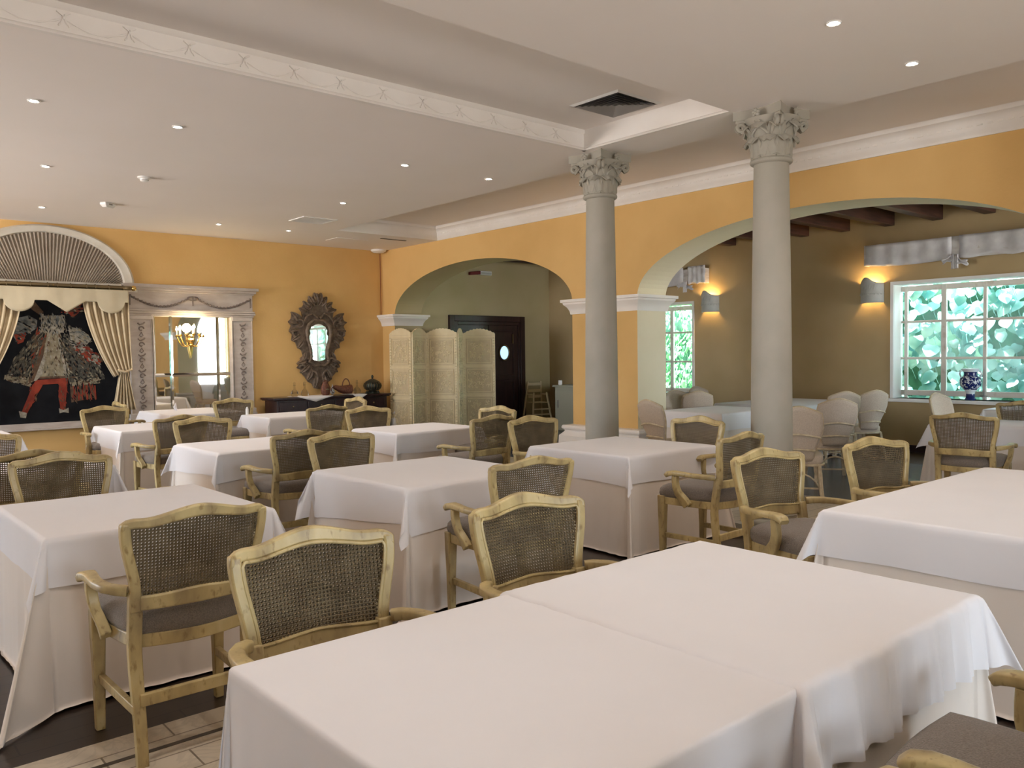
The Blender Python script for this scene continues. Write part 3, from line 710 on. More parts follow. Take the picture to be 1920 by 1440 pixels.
# ------------------------------------------------------------------ cane armchair
def sstep(a, b, x): t = max(0, min(1, (x-a)/(b-a))); return t*t*(3-2*t)
def outx(z): return .236+.038*sstep(.64, .90, z)-.006*sstep(.90, .96, z)
def backy(x, z): return -.225-.045*(1-min(1, (x/.27)**2))-(z-.45)*.16
def topz(x): return .943+.032*exp(-(x/.115)**2)-.005*exp(-((abs(x)-.18)/.05)**2)-.024*sstep(.235, .285, abs(x))
def cane_chair():
    t = thing('cane_armchair', 'x', 'armchair', (0, 0, 0), 0, 'cream cane back armchairs')
    # posts and rails of the backrest
    b = MB()
    for s in (-1, 1):
        secs = []
        for i in range(15):
            z = .585+(.925-.585)*i/14; xo = outx(z); xi = xo-.036; y = backy(xo-.02, z)
            secs.append([(s*xi, y-.020, z), (s*xo, y-.020, z), (s*xo, y+.020, z), (s*xi, y+.020, z)])
        b.section(None, secs)
    for fn_t, fn_b in ((topz, lambda x: topz(x)-.034-.012*exp(-(x/.13)**2)), (lambda x: .646+.010*exp(-(x/.1)**2), lambda x: .590)):
        secs = []; lim = .273 if fn_t is topz else .21
        for i in range(25):
            x = -lim+2*lim*i/24; zt, zb = fn_t(x), fn_b(x); yt, yb = backy(x, zt), backy(x, zb)
            secs.append([(x, yb-.019, zb), (x, yb+.019, zb), (x, yt+.017, zt), (x, yt-.017, zt)])
        b.section(None, secs)
    b.build('back_frame', 'chairwood', t, bevel=.007)
    # slim moulding round the cane, on the front
    mo = MB(); pts = []
    for i in range(13): z = .650+(.892-.650)*i/12; x = outx(z)-.037; pts.append((x, backy(x, z)+.021, z))
    for i in range(25): x = (outx(.90)-.045)*(1-2*i/24); z = topz(x)-.037-.012*exp(-(x/.13)**2); pts.append((x, backy(x, z)+.021, z))
    for i in range(13): z = .892-(.892-.650)*i/12; x = -(outx(z)-.037); pts.append((x, backy(x, z)+.021, z))
    for i in range(1, 12): x = -.19+.38*i/12; z = .648+.010*exp(-(x/.1)**2); pts.append((x, backy(x, z)+.021, z))
    pts.append(pts[0]); mo.tube(pts, .006, 6); mo.build('back_moulding', 'chairwood', t)
    for dy in (.006, -.006):
        c = MB()
        def fn(u, v):
            z = .635+(.905-.635)*v; w_ = outx(z)-.030; x = -w_+2*w_*u
            zt = topz(x)-.030; z = .635+(zt-.635)*v; w2 = outx(z)-.030; x = -w2+2*w2*u
            return (x, backy(x, z)+dy, z)
        c.grid(fn, 20, 10); c.build('cane_panel', 'cane', t)
    # rear legs
    for s in (-1, 1):
        l = MB(); secs = []
        for i in range(12):
            z = .66*i/11; xo = .240-.012*(1-sstep(0, .5, z)); y = -.242-.035*(1-sstep(0, .45, z))-(max(z-.45, 0))*.16+.012; hw = .020+.004*sstep(0, .5, z)
            secs.append([(s*(xo-2*hw), y-.020, z), (s*xo, y-.020, z), (s*xo, y+.020, z), (s*(xo-2*hw), y+.020, z)])
        l.section(None, secs); l.build('leg', 'chairwood', t, bevel=.005)
        l = MB(); l.section(None, [[(s*.245-q, .185-q, z), (s*.245+q, .185-q, z), (s*.245+q, .185+q, z), (s*.245-q, .185+q, z)] for z, q in ((0, .018), (.25, .022), (.42, .027), (.50, .028))])
        l.build('leg', 'chairwood', t, bevel=.005)
    # seat frame: D-shaped band
    def rim(k):
        pts = []
        for i in range(9): u = i/8; pts.append((-.255+.51*u, .200+.018*sin(pi*u)))
        for i in range(1, 7): u = i/7; pts.append((.262-.04*u+.012*sin(pi*u), .200-.425*u))
        for i in range(9): u = i/8; pts.append((.215-.43*u, -.235-.052*sin(pi*u)))
        for i in range(1, 7): u = 1-i/7; pts.append((-(.262-.04*u+.012*sin(pi*u)), .200-.425*u))
        return [(x*k, y*k) for x, y in pts]
    f = MB(); f.section(None, [[(x, y, z) for x, y in rim(k)] for z, k in ((.440, .93), (.440, 1.0), (.492, 1.0), (.492, .93))]); f.build('seat_frame', 'chairwood', t, bevel=.005)
    c = MB(); c.section(None, [[(x, y, z) for x, y in rim(k)] for z, k in ((.484, .90), (.490, .985), (.515, 1.02), (.548, 1.0), (.570, .93), (.582, .80), (.588, .5), (.590, .15))]); c.build('seat_cushion', 'fabric', t, sharp=180)
    for s in (-1, 1):
        a = MB()
        P = [(.236, -.245, .664), (.264, -.226, .668), (.294, -.178, .672), (.307, -.11, .675), (.307, -.05, .677), (.303, .005, .678), (.303, .050, .677), (.309, .085, .670), (.313, .102, .657)]
        Wd = [.034, .042, .046, .046, .048, .052, .058, .060, .050]; Hh = [.040, .038, .034, .032, .032, .034, .036, .036, .030]
        pp, ww_, hh_ = [], [], []
        for i in range(len(P)-1):
            for q in range(3):
                e = q/3; pp.append(tuple(P[i][j]*(1-e)+P[i+1][j]*e for j in range(3))); ww_.append(Wd[i]*(1-e)+Wd[i+1]*e); hh_.append(Hh[i]*(1-e)+Hh[i+1]*e)
        pp.append(P[-1]); ww_.append(Wd[-1]); hh_.append(Hh[-1])
        a.sweep([(s*p[0], p[1], p[2]) for p in pp], ww_, hh_, rnd=True)
        arm = a.build('armrest', 'chairwood', t, sharp=60)
        g = MB(); Q = [(.300, .030, .660), (.299, .032, .62), (.294, .030, .58), (.287, .018, .54), (.278, -.005, .510), (.272, -.030, .480), (.268, -.05, .452)]
        g.sweep([(s*q[0], q[1], q[2]) for q in Q], .040, [.040, .040, .042, .048, .056, .062, .058], up=(0, 1, .3))
        g.build('arm_support', 'chairwood', arm, bevel=.005)
    for x0, y0, x1, y1, z, hgt in ((-.21, -.262, .21, -.262, .250, .046), (-.222, -.26, -.238, .18, .215, .036), (.222, -.26, .238, .18, .215, .036)):
        st = MB(); st.sweep([(x0, y0, z), (x1, y1, z)], .024, hgt); st.build('stretcher', 'chairwood', t, bevel=.003)
    return t
chair0 = cane_chair(); used = [False]
def chair(bx, by, ang, label, flip=False):
    # (bx,by): middle of the top of the backrest; chair faces +Y unless flipped
    rz = radians(ang+(180 if flip else 0)); ox, oy = 0, -.315; bx *= .958; by *= .958
    x = bx-(ox*cos(rz)-oy*sin(rz)); y = by-(ox*sin(rz)+oy*cos(rz))
    if not used[0]: used[0] = True; chair0.location = (x, y, 0); chair0.rotation_euler = (0, 0, rz); chair0['label'] = label; return chair0
    return dup(chair0, label, (x, y, 0), rz)
chair(1.18, 3.27, -1, 'cream cane armchair at lower left seen from behind, whole with seat and legs')
chair(1.28, 2.49, -5, 'largest cane back armchair, left one of two behind the nearest table', True)
chair(2.24, 2.49, -5, 'cane back armchair, right one of two behind the nearest table, at picture centre', True)
chair(3.13, 3.42, -8, 'cane armchair seen from behind at the centre table, arm end showing left')
chair(3.03, 6.00, 1, 'cane armchair seen from behind, grey seat, at second row table left of centre')
chair(3.16, 5.66, 0, 'dark cane back armchair at the far side of the centre table', True)
chair(2.96, 8.58, 5, 'small cane armchair from behind at back left table, arm and seat showing')
chair(3.02, 8.16, -4, 'cane back armchair facing us, far side of second row table left of centre', True)
chair(1.22, 5.68, -6, 'dark cane back armchair at the far side of the left foreground table', True)
chair(1.14, 6.02, -8, 'cane armchair seen from behind at the left edge, its back overlapping the dark one')
chair(1.10, 7.82, -6, 'cane back armchair cut by the left edge, before the orange wall', True)
chair(2.86, 11.0, 4, 'small cane back armchair below the painting, at the back left table', True)
chair(3.30, 12.0, 90, 'small armchair mostly hidden beside the curtain and the mirror base', True)
chair(4.68, 11.45, -6, 'small cane back armchair between the big mirror and the sideboard', True)
chair(4.80, 8.90, 5, 'pale cane armchair seen from behind at the back row table, before the sideboard')
chair(4.96, 8.25, -5, 'olive cane back armchair just left of the table by the folding screen', True)
chair(5.98, 10.25, -90, 'small cane back armchair half hidden in front of the sideboard', True)
chair(5.92, 7.05, -85, 'small honey-lit cane back armchair in front of the screen, behind two others', True)
chair(5.06, 6.10, 5, 'cane armchair from behind, left arm out, right of the table by the screen')
chair(5.17, 5.66, -5, 'grey-lit cane back armchair beside the foot of the farther column', True)
chair(5.13, 3.37, 1, 'cane armchair from behind with arm and seat, right of table before farther column')
chair(4.30, 2.66, -12, 'cane back armchair with arm forward, left one behind the long right table', True)
chair(5.33, 2.50, -16, 'narrow looking cane back armchair, right one behind the long right table', True)
chair(6.09, 4.46, -90, 'dark brown cane back armchair between the two columns', True)
chair(7.95, 2.92, -83, 'dark cane armchair seen from behind near the big window, at the right')
chair(10.15, 3.10, -88, 'dark cane back armchair cut by the right edge below the window')
chair(2.13, .355, 3, 'armchair at the bottom right corner, grey seat and two arm ends showing')
chair(1.34, .36, -2, 'armchair at the bottom edge, only an arm tip showing by the cloth')

# ------------------------------------------------------------------ covered rattan chairs in the alcove
def rattan_chair():
    t = thing('rattan_chair', 'x', 'chair', (0, 0, 0), 0, 'linen covered rattan chairs in the alcove')
    def shell(u, v, dy):
        z = .42+.53*v+.0; a = (u-.5)*2
        wz = .135+.085*sstep(.05, .75, v)-.012*sstep(.8, 1, v)
        x = a*wz; z = .42+(.50+.05*cos(a*pi/2)-.02*abs(a))*v
        y = -.20-.13*v+.09*v*v*0-.06*cos(a*pi/2)+dy
        return (x, y, z)
    s = MB(); s.grid(lambda u, v: shell(u, v, 0), 14, 12); s.build('backrest', 'wicker', t, solid=.03, sharp=180)
    pp = [shell(0, i/10, .0) for i in range(11)]+[shell(i/14, 1, 0) for i in range(1, 14)]+[shell(1, 1-i/10, 0) for i in range(11)]
    f = MB(); f.tube(pp, .014, 8); f.build('back_rim', 'wickerw', t)
    for v in (.22, .50):
        b = MB(); b.tube([(shell(u/8, v, -.028)) for u in range(9)], .011, 7); b.build('back_rail', 'wickerw', t)
    c = MB(); ring = [(.235*math.copysign(abs(cos(a))**.6, cos(a)), .0+.235*math.copysign(abs(sin(a))**.6, sin(a))) for a in [2*pi*k/28 for k in range(28)]]
    c.section(None, [[(x*k, y*k, z) for x, y in ring] for z, k in ((.37, .96), (.40, 1.0), (.45, 1.0), (.475, .93), (.485, .5), (.486, .1))]); c.build('seat', 'wicker', t, sharp=180)
    f = MB(); f.tube([(x*1.01, y*1.01, .375) for x, y in ring+ring[:1]], .014, 7); f.build('seat_rim', 'wickerw', t)
    for sx in (-1, 1):
        for sy in (-1, 1):
            l = MB()
            for d in (0, .026): l.tube([(sx*(.20-d*.6), sy*.20, .38), (sx*(.215-d*.6), sy*(.215+.02*(sy < 0)), .18), (sx*(.235-d*.6), sy*(.235+.05*(sy < 0)), 0)], .012, 7)
            l.build('leg', 'wickerw', t)
        b = MB(); b.tube([(sx*.218, -.20+.4*u/8, .10+.17*sin(pi*u/8)**.6) for u in range(9)], .009, 6); b.build('brace', 'wickerw', t)
    b = MB(); b.tube([(-.21+.42*u/8, -.225, .12+.17*sin(pi*u/8)**.6) for u in range(9)], .009, 6); b.build('brace', 'wickerw', t)
    b = MB(); b.tube([(-.22, -.21, .14), (.22, -.21, .14)], .010, 6); b.build('stretcher', 'wickerw', t)
    return t
r0 = rattan_chair(); ru = [False]
def rchair(bx, by, ang, label):
    rz = radians(ang); x = bx+(-.36)*sin(rz)*1; y = by+.36*cos(rz)
    if not ru[0]: ru[0] = True; r0.location = (x, y, 0); r0.rotation_euler = (0, 0, rz); r0['label'] = label; return
    dup(r0, label, (x, y, 0), rz)
rchair(8.95, 4.62, -48, 'covered rattan chair from behind with two rails and splayed legs, right of nearer column')
rchair(10.55, 5.35, -40, 'white-lit covered chair top just above the one with two rails')
rchair(11.10, 5.20, -30, 'bright white covered chair by the tan wall, left of the big window')
rchair(10.75, 4.25, 170, 'white-lit covered chair below the vase, behind the dark cane armchair')
rchair(7.45, 4.25, -60, 'large covered chair back directly right of the nearer column')
rchair(9.55, 7.38, 160, 'pale covered chair by the small window, partly behind the brown one')
rchair(9.60, 7.03, -40, 'brown shaded covered chair back behind the alcove table')
rchair(10.9, 8.0, 175, 'pale covered chair top left of nearer column, at the far alcove table')
rchair(7.5, 6.2, -100, 'brown covered chair seen side on, in front of the cream pier')

# ------------------------------------------------------------------ back wall: fan panel, painting, drapes
YW = YA-.002
def arc(cx, cz, r, a0, a1, n): return [(cx+r*cos(a0+(a1-a0)*i/n), cz+r*sin(a0+(a1-a0)*i/n)) for i in range(n+1)]
t = thing('fan_panel', 'half round fan shaped panel of pleated fabric in a white arch frame, above the painting', 'wall panel', (2.80, YW, 2.66), 0)
RX, RZ = 1.19, .83
f = MB()
for i in range(40):
    a0, a1 = pi*i/40, pi*(i+1)/40
    def pt(a, k, y): return (k*RX*cos(a), y, k*RZ*sin(a)+0)
    ring = []
    for a in (a0, a1):
        ring.append([pt(a, 1.0, 0), pt(a, 1.0, -.05), pt(a, .97, -.085), pt(a, .93, -.07), pt(a, .88, -.07), pt(a, .865, -.04), pt(a, .865, 0)])
    f.section(None, ring, caps=False)
f.box(-RX, RX, -.07, 0, -.07, .015); f.box(-RX-.03, RX+.03, -.09, 0, -.10, -.07)
f.build('arch_frame', 'agedw', t, sharp=40)
p = MB(); NP = 62
def pl(u, v):
    k = u*NP*2; a = pi*u; amp_ = .020*(.7+.3*v)*(1 if int(round(k)) % 2 else -1)
    xb = .87*RX*(2*u-1)*.92; xt = -.87*RX*cos(a); zt_ = .87*RZ*sin(a)
    return (xb+(xt-xb)*v, -.028+amp_*.8, .012+zt_*v)
p.grid(pl, NP*2, 5); p.build('pleated_fabric', 'pleat', t, smooth=False)

# painting: dark ground, figure in lace skirt and red stockings
def fmat(n, c, v=None, s=12): M[n] = mat(n, c, v, s, .7, lo=.35, hi=.65, spec=.15)
fmat('paint_dark', (.012, .013, .016), (.006, .006, .008), 4); fmat('paint_lace', (.13, .12, .095), (.035, .035, .03), 30); fmat('paint_pale', (.34, .30, .21), (.20, .17, .11), 14)
fmat('paint_red', (.32, .055, .03), (.20, .035, .022), 8); fmat('paint_sleeve', (.26, .27, .25), (.10, .11, .11), 16); fmat('paint_brown', (.16, .10, .06), (.08, .05, .035), 14); fmat('paint_white', (.40, .37, .30), (.22, .20, .16), 26)
t = thing('painting', 'large dark painting of a figure in a lace skirt and red stockings, framed by drapes', 'painting', (2.80, YW, 1.55), 0)
c = MB(); c.box(-1.02, 1.03, -.03, 0, -.95, 1.03); canvas = c.build('canvas', 'paint_dark', t)
PX, PZ, SC = 0, 0, 1
def patch(poly, y, m, mb):
    mb.prism([((x-93.5)*.00713, (673-z)*.0076) for x, z in poly], y-.002, y, 'y', m)
q = MB(); mats_ = ['paint_lace', 'paint_pale', 'paint_red', 'paint_sleeve', 'paint_brown', 'paint_white']
# polygons in pixels of the reference, mapped to the canvas
patch([(55, 640), (75, 617), (92, 640), (70, 690), (60, 718), (14, 706), (30, 672)], -.032, 0, q)
patch([(122, 617), (140, 650), (182, 672), (196, 716), (128, 722), (118, 700), (112, 660)], -.032, 0, q)
patch([(58, 716), (12, 703), (10, 712), (56, 727)], -.034, 1, q); patch([(128, 722), (184, 712), (186, 724), (130, 728)], -.034, 1, q)
patch([(88, 620), (112, 620), (122, 700), (128, 716), (110, 712), (70, 712), (50, 724), (66, 680)], -.035, 4, q)
patch([(90, 622), (108, 622), (118, 688), (122, 708), (74, 708), (82, 660)], -.038, 1, q)
patch([(92, 624), (96, 624), (78, 704), (66, 716), (62, 716), (84, 660)], -.040, 5, q); patch([(106, 622), (110, 622), (124, 712), (120, 712)], -.040, 5, q)
patch([(66, 714), (124, 712), (124, 722), (60, 724)], -.037, 2, q)
patch([(60, 722), (78, 724), (62, 752), (48, 778), (38, 776), (50, 748)], -.036, 2, q)
patch([(108, 722), (124, 722), (120, 750), (118, 776), (110, 776), (106, 748)], -.036, 2, q)
patch([(79, 592), (122, 590), (124, 624), (78, 624)], -.041, 5, q); patch([(90, 592), (96, 592), (96, 608), (90, 608)], -.043, 3, q); patch([(105, 592), (111, 592), (111, 608), (105, 608)], -.043, 3, q)
patch([(24, 600), (56, 592), (72, 600), (70, 616), (50, 630), (34, 640), (22, 622)], -.036, 3, q); patch([(30, 628), (52, 624), (46, 642), (36, 646)], -.038, 2, q)
patch([(128, 612), (150, 616), (172, 636), (160, 650), (140, 656), (132, 640)], -.037, 5, q)
patch([(138, 646), (150, 642), (178, 660), (192, 676), (186, 688), (164, 676), (146, 662)], -.039, 2, q); patch([(146, 650), (154, 646), (162, 660), (152, 664)], -.041, 5, q); patch([(172, 664), (186, 670), (182, 682), (170, 674)], -.041, 5, q)
patch([(48, 565), (68, 565), (84, 585), (76, 590), (60, 578)], -.034, 4, q); patch([(118, 572), (134, 566), (156, 568), (158, 578), (140, 592), (122, 586)], -.034, 2, q); patch([(128, 574), (150, 570), (148, 580), (134, 584)], -.036, 4, q)
patch([(34, 772), (48, 776), (46, 786), (36, 784)], -.040, 5, q); patch([(106, 770), (114, 774), (124, 770), (124, 780), (114, 778), (107, 780)], -.040, 5, q)
patch([(128, 726), (172, 722), (176, 752), (130, 760)], -.033, 4, q)
for k in range(6): patch([(134+8*k, 728), (137+8*k, 728), (138+8*k, 756), (135+8*k, 756)], -.035, 2, q)
def inside(px_, pz_, poly):
    c_ = False; j = len(poly)-1
    for i in range(len(poly)):
        (xi, zi), (xj, zj) = poly[i], poly[j]
        if (zi > pz_) != (zj > pz_) and px_ < (xj-xi)*(pz_-zi)/(zj-zi)+xi: c_ = not c_
        j = i
    return c_
def strokes(poly, y, cols, n, ln, wd_, ang, seed):
    rr = random.Random(seed); xs_ = [p[0] for p in poly]; zs_ = [p[1] for p in poly]; k = 0
    while k < n:
        x_, z_ = rr.uniform(min(xs_), max(xs_)), rr.uniform(min(zs_), max(zs_))
        if not inside(x_, z_, poly): n -= .3; continue
        a_ = ang+rr.uniform(-.5, .5); l_ = ln*rr.uniform(.5, 1.3); w_ = wd_*rr.uniform(.5, 1.3)
        ca, sa = cos(a_), sin(a_)
        patch([(x_-ca*l_-sa*w_*.3, z_-sa*l_+ca*w_*.3), (x_-sa*w_, z_+ca*w_), (x_+ca*l_, z_+sa*l_), (x_+sa*w_, z_-ca*w_)], y-.0006*(k % 4), rr.choice(cols), q); k += 1
strokes([(55, 640), (75, 617), (92, 640), (70, 690), (60, 718), (14, 706), (30, 672)], -.0335, [0, 4, 6, 6, 1], 200, 5, 1.6, 2.0, 1)
strokes([(14, 700), (60, 712), (58, 726), (12, 714)], -.036, [1, 5, 6, 4], 50, 3, 1.6, .2, 11)
strokes([(122, 617), (140, 650), (182, 672), (196, 716), (128, 722), (118, 700), (112, 660)], -.0335, [0, 4, 6, 6, 1], 200, 5, 1.6, 1.2, 2)
strokes([(128, 708), (188, 704), (190, 724), (130, 730)], -.036, [1, 0, 6, 4], 60, 3, 1.6, .1, 12)
strokes([(90, 622), (108, 622), (118, 688), (122, 708), (74, 708), (82, 660)], -.0395, [1, 5, 4, 1], 110, 4, 1.4, 1.5, 3)
strokes([(76, 590), (124, 588), (126, 626), (76, 626)], -.0435, [1, 5, 3, 0, 6], 110, 4, 1.5, 1.5, 4)
strokes([(24, 600), (56, 592), (76, 600), (70, 616), (50, 630), (34, 642), (20, 622)], -.0385, [3, 5, 0, 6], 80, 5, 1.6, .5, 5)
strokes([(128, 610), (150, 614), (174, 636), (160, 652), (140, 658), (130, 640)], -.0405, [1, 5, 3, 0], 80, 5, 1.6, .6, 6)
strokes([(134, 644), (150, 640), (182, 660), (196, 678), (186, 690), (160, 678), (144, 664)], -.0425, [2, 5, 6, 4, 0], 90, 4, 1.6, .6, 7)
strokes([(58, 722), (80, 724), (64, 752), (48, 778), (38, 776), (50, 748)], -.0375, [2, 2, 4], 40, 6, 1.4, 2.0, 8)
strokes([(108, 722), (124, 722), (120, 750), (118, 776), (110, 776), (106, 748)], -.0375, [2, 2, 4], 40, 6, 1.4, 1.5, 9)
strokes([(66, 617), (90, 617), (80, 660), (66, 700), (52, 722), (44, 716), (60, 670)], -.0375, [4, 2, 1, 0], 80, 7, 1.3, 2.0, 10)
strokes([(108, 620), (120, 640), (128, 716), (120, 720), (110, 660)], -.0415, [4, 5, 1, 0], 60, 6, 1.3, 1.4, 13)
strokes([(128, 726), (172, 722), (176, 752), (130, 760)], -.0355, [4, 6, 2, 6], 60, 6, 1.4, 1.5, 14)
strokes([(110, 568), (134, 564), (158, 568), (158, 580), (140, 594), (118, 588)], -.0375, [2, 6, 4, 1, 6], 60, 4, 1.5, .3, 15)
q.build('painted_figure', mats_+['paint_dark'], canvas, smooth=False)
f = MB(); f.box(-1.06, 1.06, -.06, 0, -1.02, -.94); f.box(-1.06, -1.01, -.05, 0, -.94, 1.03); f.box(1.01, 1.05, -.05, 0, -.94, 1.03); f.box(-1.09, 1.09, -.085, 0, -1.045, -1.02); f.build('sill_frame', 'greywood', t, bevel=.005)

t = thing('curtain_rod', 'dark brass curtain rod with rings and round finial across the fan panel base', 'curtain rod', (2.82, YW-.24, 2.60), 0)
f = MB(); f.tube([(-1.12, 0, 0), (1.06, 0, 0)], .032, 12); f.build('rod', 'dbrass', t)
for s in (-1, 1):
    f = MB(); f.ball((s*1.10, 0, 0), .042); f.lathe([(.03, -.01), (.036, 0), (.03, .01)], 12, (0, 0, 0)); f.xf(Matrix.Identity(4)); f.build('finial', 'brass', t)
    f = MB(); f.box(s*1.0-.015, s*1.0+.015, -.01, .24, -.012, .012); f.lathe([(.045, -.02), (.05, 0), (.045, .02)], 16, (s*1.0, 0, 0)); f.build('bracket', 'dbrass', t)
for k in range(12):
    X = -.95+k*.17+.03*sin(k*4.1); f = MB(); f.tube([(X, .042*cos(a), .042*sin(a)-.006) for a in [2*pi*i/14 for i in range(15)]], .006, 6); f.build('ring', 'dbrass', t)
# pelmet with a centre point and round lobes
def pel_b(x):
    x = x-.20
    if abs(x) < .24: return -.05-.16*(1-abs(x)/.24)
    d = abs(abs(x)-.60)
    if d < .19: return -.05-.16*sqrt(max(0, 1-(d/.19)**2))
    return -.045
pm = MB()
pm.grid(lambda u, v: (1.73+2.09*u, 13.21+.004*sin(u*34)*(1-v*.4)+.001*sin(u*90), 2.56+(-.14+pel_b((u-.5)*2.09))*v), 120, 10)
tag(pm.build('pelmet', 'pelmet', solid=.012), 'cream pelmet with a pointed centre and rounded lobes hanging over the painting', 'pelmet')
def curtain(x0, x1, tie_x, mirror, label):
    mb = MB()
    def fn(u, v):
        z = 2.48-1.12*v if v < .8 else 1.584-.9*(v-.8)
        a = x0+(x1-x0)*u
        e = min(v/.8, 1)
        if v < .8:
            g = e**1.6
            X = a*(1-g)+(tie_x+(u-.5)*.24)*g
            z = 2.48-(1.13-.22*(u if mirror else 1-u)*-1*.0)*e-.22*sin(pi*e*.5)*(1-(u if not mirror else 1-u))*.6
            Y = 13.27+.035*cos(u*pi*13)*(1-.35*e)
        else:
            h = (v-.8)/.2; X = tie_x+(u-.5)*(.10+.22*h)+.0; z = 1.35-.60*h+.0*u; Y = 13.28+.03*cos(u*pi*11)
        return (X, Y, z)
    mb.grid(fn, 90, 40); mb.m = [1 if (i % 90) % 7 in (2, 3) else 0 for i in range(len(mb.f))]; o = mb.build('curtain', ['curtain', 'curtaind'], solid=.006, sharp=180)
    tag(o, label, 'curtain', 'striped curtains beside the painting')
    b = MB(); b.tube([(tie_x-.10, 13.22, 1.36), (tie_x, 13.20, 1.33), (tie_x+.10, 13.23, 1.36), (tie_x+.12, 13.32, 1.40)], .018, 8); b.build('tieback', 'curtain', o)
curtain(3.20, 3.83, 3.74, False, 'striped beige curtain tied back at the right side of the painting')
curtain(1.78, 2.42, 1.86, True, 'striped beige curtain cut by the left edge of the picture, left of the painting')

# ------------------------------------------------------------------ trumeau mirror with sconce
t = thing('trumeau_mirror', 'large mirror in a limed wood frame with garlands and carved pilasters', 'mirror', (4.88, YW, .56), 0)
Z = lambda z: z-.56
f = MB(); f.box(-1.01, 1.01, -.05, 0, Z(2.30), Z(2.62))
for z0, z1, e, y in ((2.575, 2.60, .02, .075), (2.60, 2.64, .045, .11), (2.64, 2.69, .075, .145), (2.27, 2.30, .015, .10), (2.235, 2.27, .035, .085), (2.20, 2.235, .01, .07)): f.box(-1.01-e, 1.01+e, -y, 0, Z(z0), Z(z1))
f.build('entablature', 'greywood', t, bevel=.006)
g = MB()
for s in (-1, 1):
    for k in range(34):
        e = k/33; X = s*(.03+.93*e); zz = Z(2.50-.155*sin(pi*e)+.0*e)
        g.ball((X, -.058, zz+.006*(k % 2)), .017+.004*(k % 2), n=6, k=4)
    g.tube([(s*.965, -.055, Z(2.51)), (s*.965, -.055, Z(2.36))], .010, 6)
g.tube([(0, -.055, Z(2.53)), (0, -.055, Z(2.37))], .010, 6)
for s in (-1, 1): g.tube([(s*(.01+.08*sin(a)), -.056, Z(2.52)+.03*cos(a)-.03) for a in [pi*i/8 for i in range(9)]], .008, 6)
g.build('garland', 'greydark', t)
for s in (-1, 1):
    f = MB(); f.box(s*.815-.175, s*.815+.175, -.06, 0, Z(.66), Z(2.20))
    for a, b_ in ((-.175, -.155), (.155, .175)): f.box(s*.815+a, s*.815+b_, -.075, -.06, Z(.66), Z(2.19))
    f.box(s*.815-.175, s*.815+.175, -.085, 0, Z(2.14), Z(2.20))
    f.box(s*.815-.20, s*.815+.20, -.10, 0, Z(.60), Z(.67)); f.box(s*.815-.21, s*.815+.21, -.115, 0, Z(.56), Z(.60))
    pil = f.build('pilaster', 'greywood', t, bevel=.005)
    g = MB()
    for k in range(6):
        zc = Z(2.02-.245*k); X = s*.815
        g.tube([(X+.045*cos(a)*(1-a/9), -.068, zc-.03+.045*sin(a)*(1-a/9)) for a in [i*.45 for i in range(13)]], .010, 6)
        g.tube([(X-.05, -.066, zc+.065), (X-.02, -.068, zc+.035), (X+.03, -.068, zc+.05), (X+.055, -.066, zc+.075)], .012, 6)
        g.tube([(X+.01, -.066, zc-.075), (X-.03, -.066, zc-.13), (X, -.068, zc-.155), (X+.03, -.066, zc-.13), (X+.0, -.066, zc-.075)], .006, 5)
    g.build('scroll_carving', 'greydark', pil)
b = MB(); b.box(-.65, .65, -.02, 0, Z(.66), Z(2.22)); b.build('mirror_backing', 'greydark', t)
f = MB()
for X in (-.645, .645): f.box(X-.02, X+.02, -.075, 0, Z(.64), Z(2.22))
f.box(-.65, .65, -.075, 0, Z(.62), Z(.66)); f.build('inner_frame', 'greywood', t, bevel=.004)
xs = [-.625, -.355, .40, .625]; zs = [.66, 1.26, 2.215]
for i in range(3):
    for j in range(2):
        x0, x1, z0, z1 = xs[i], xs[i+1], Z(zs[j]), Z(zs[j+1]); e = .028; y0 = -.022; y1 = -.028
        m = MB(); m.add([(x0+e, y1, z0+e), (x1-e, y1, z0+e), (x1-e, y1, z1-e), (x0+e, y1, z1-e)], [(0, 1, 2, 3)], 0)
        m.add([(x0, y0, z0), (x1, y0, z0), (x1-e, y1, z0+e), (x0+e, y1, z0+e), (x1, y0, z1), (x1-e, y1, z1-e), (x0, y0, z1), (x0+e, y1, z1-e)], [(0, 1, 2, 3), (1, 4, 5, 2), (4, 6, 7, 5), (6, 0, 3, 7)], 1)
        m.build('mirror_pane', ['mirror', 'mirrorb'], t, smooth=False)
s0 = thing('candle_sconce', 'lit brass candelabra wall sconce glowing on the big mirror', 'wall lamp', (4.83, YW-.03, 1.52), 0)
f = MB(); f.tube([(-.03, -.02, .28), (-.012, -.03, .12), (.0, -.03, 0)], [.012, .014, .006], 8); f.tube([(.03, -.02, .28), (.012, -.03, .12), (.0, -.03, 0)], [.012, .014, .006], 8); f.lathe([(.004, .24), (.035, .26), (.045, .29), (.03, .33), (.04, .36), (.02, .39)], 14, (0, -.04, 0)); f.lathe([(.06, .27), (.07, .30), (.05, .33)], 12, (0, -.02, 0)); f.build('stem', 'brass', s0)
arms = [(-.19, -.06, .0), (-.10, -.15, .02), (0, -.19, .03), (.10, -.15, .02), (.19, -.06, .0)]
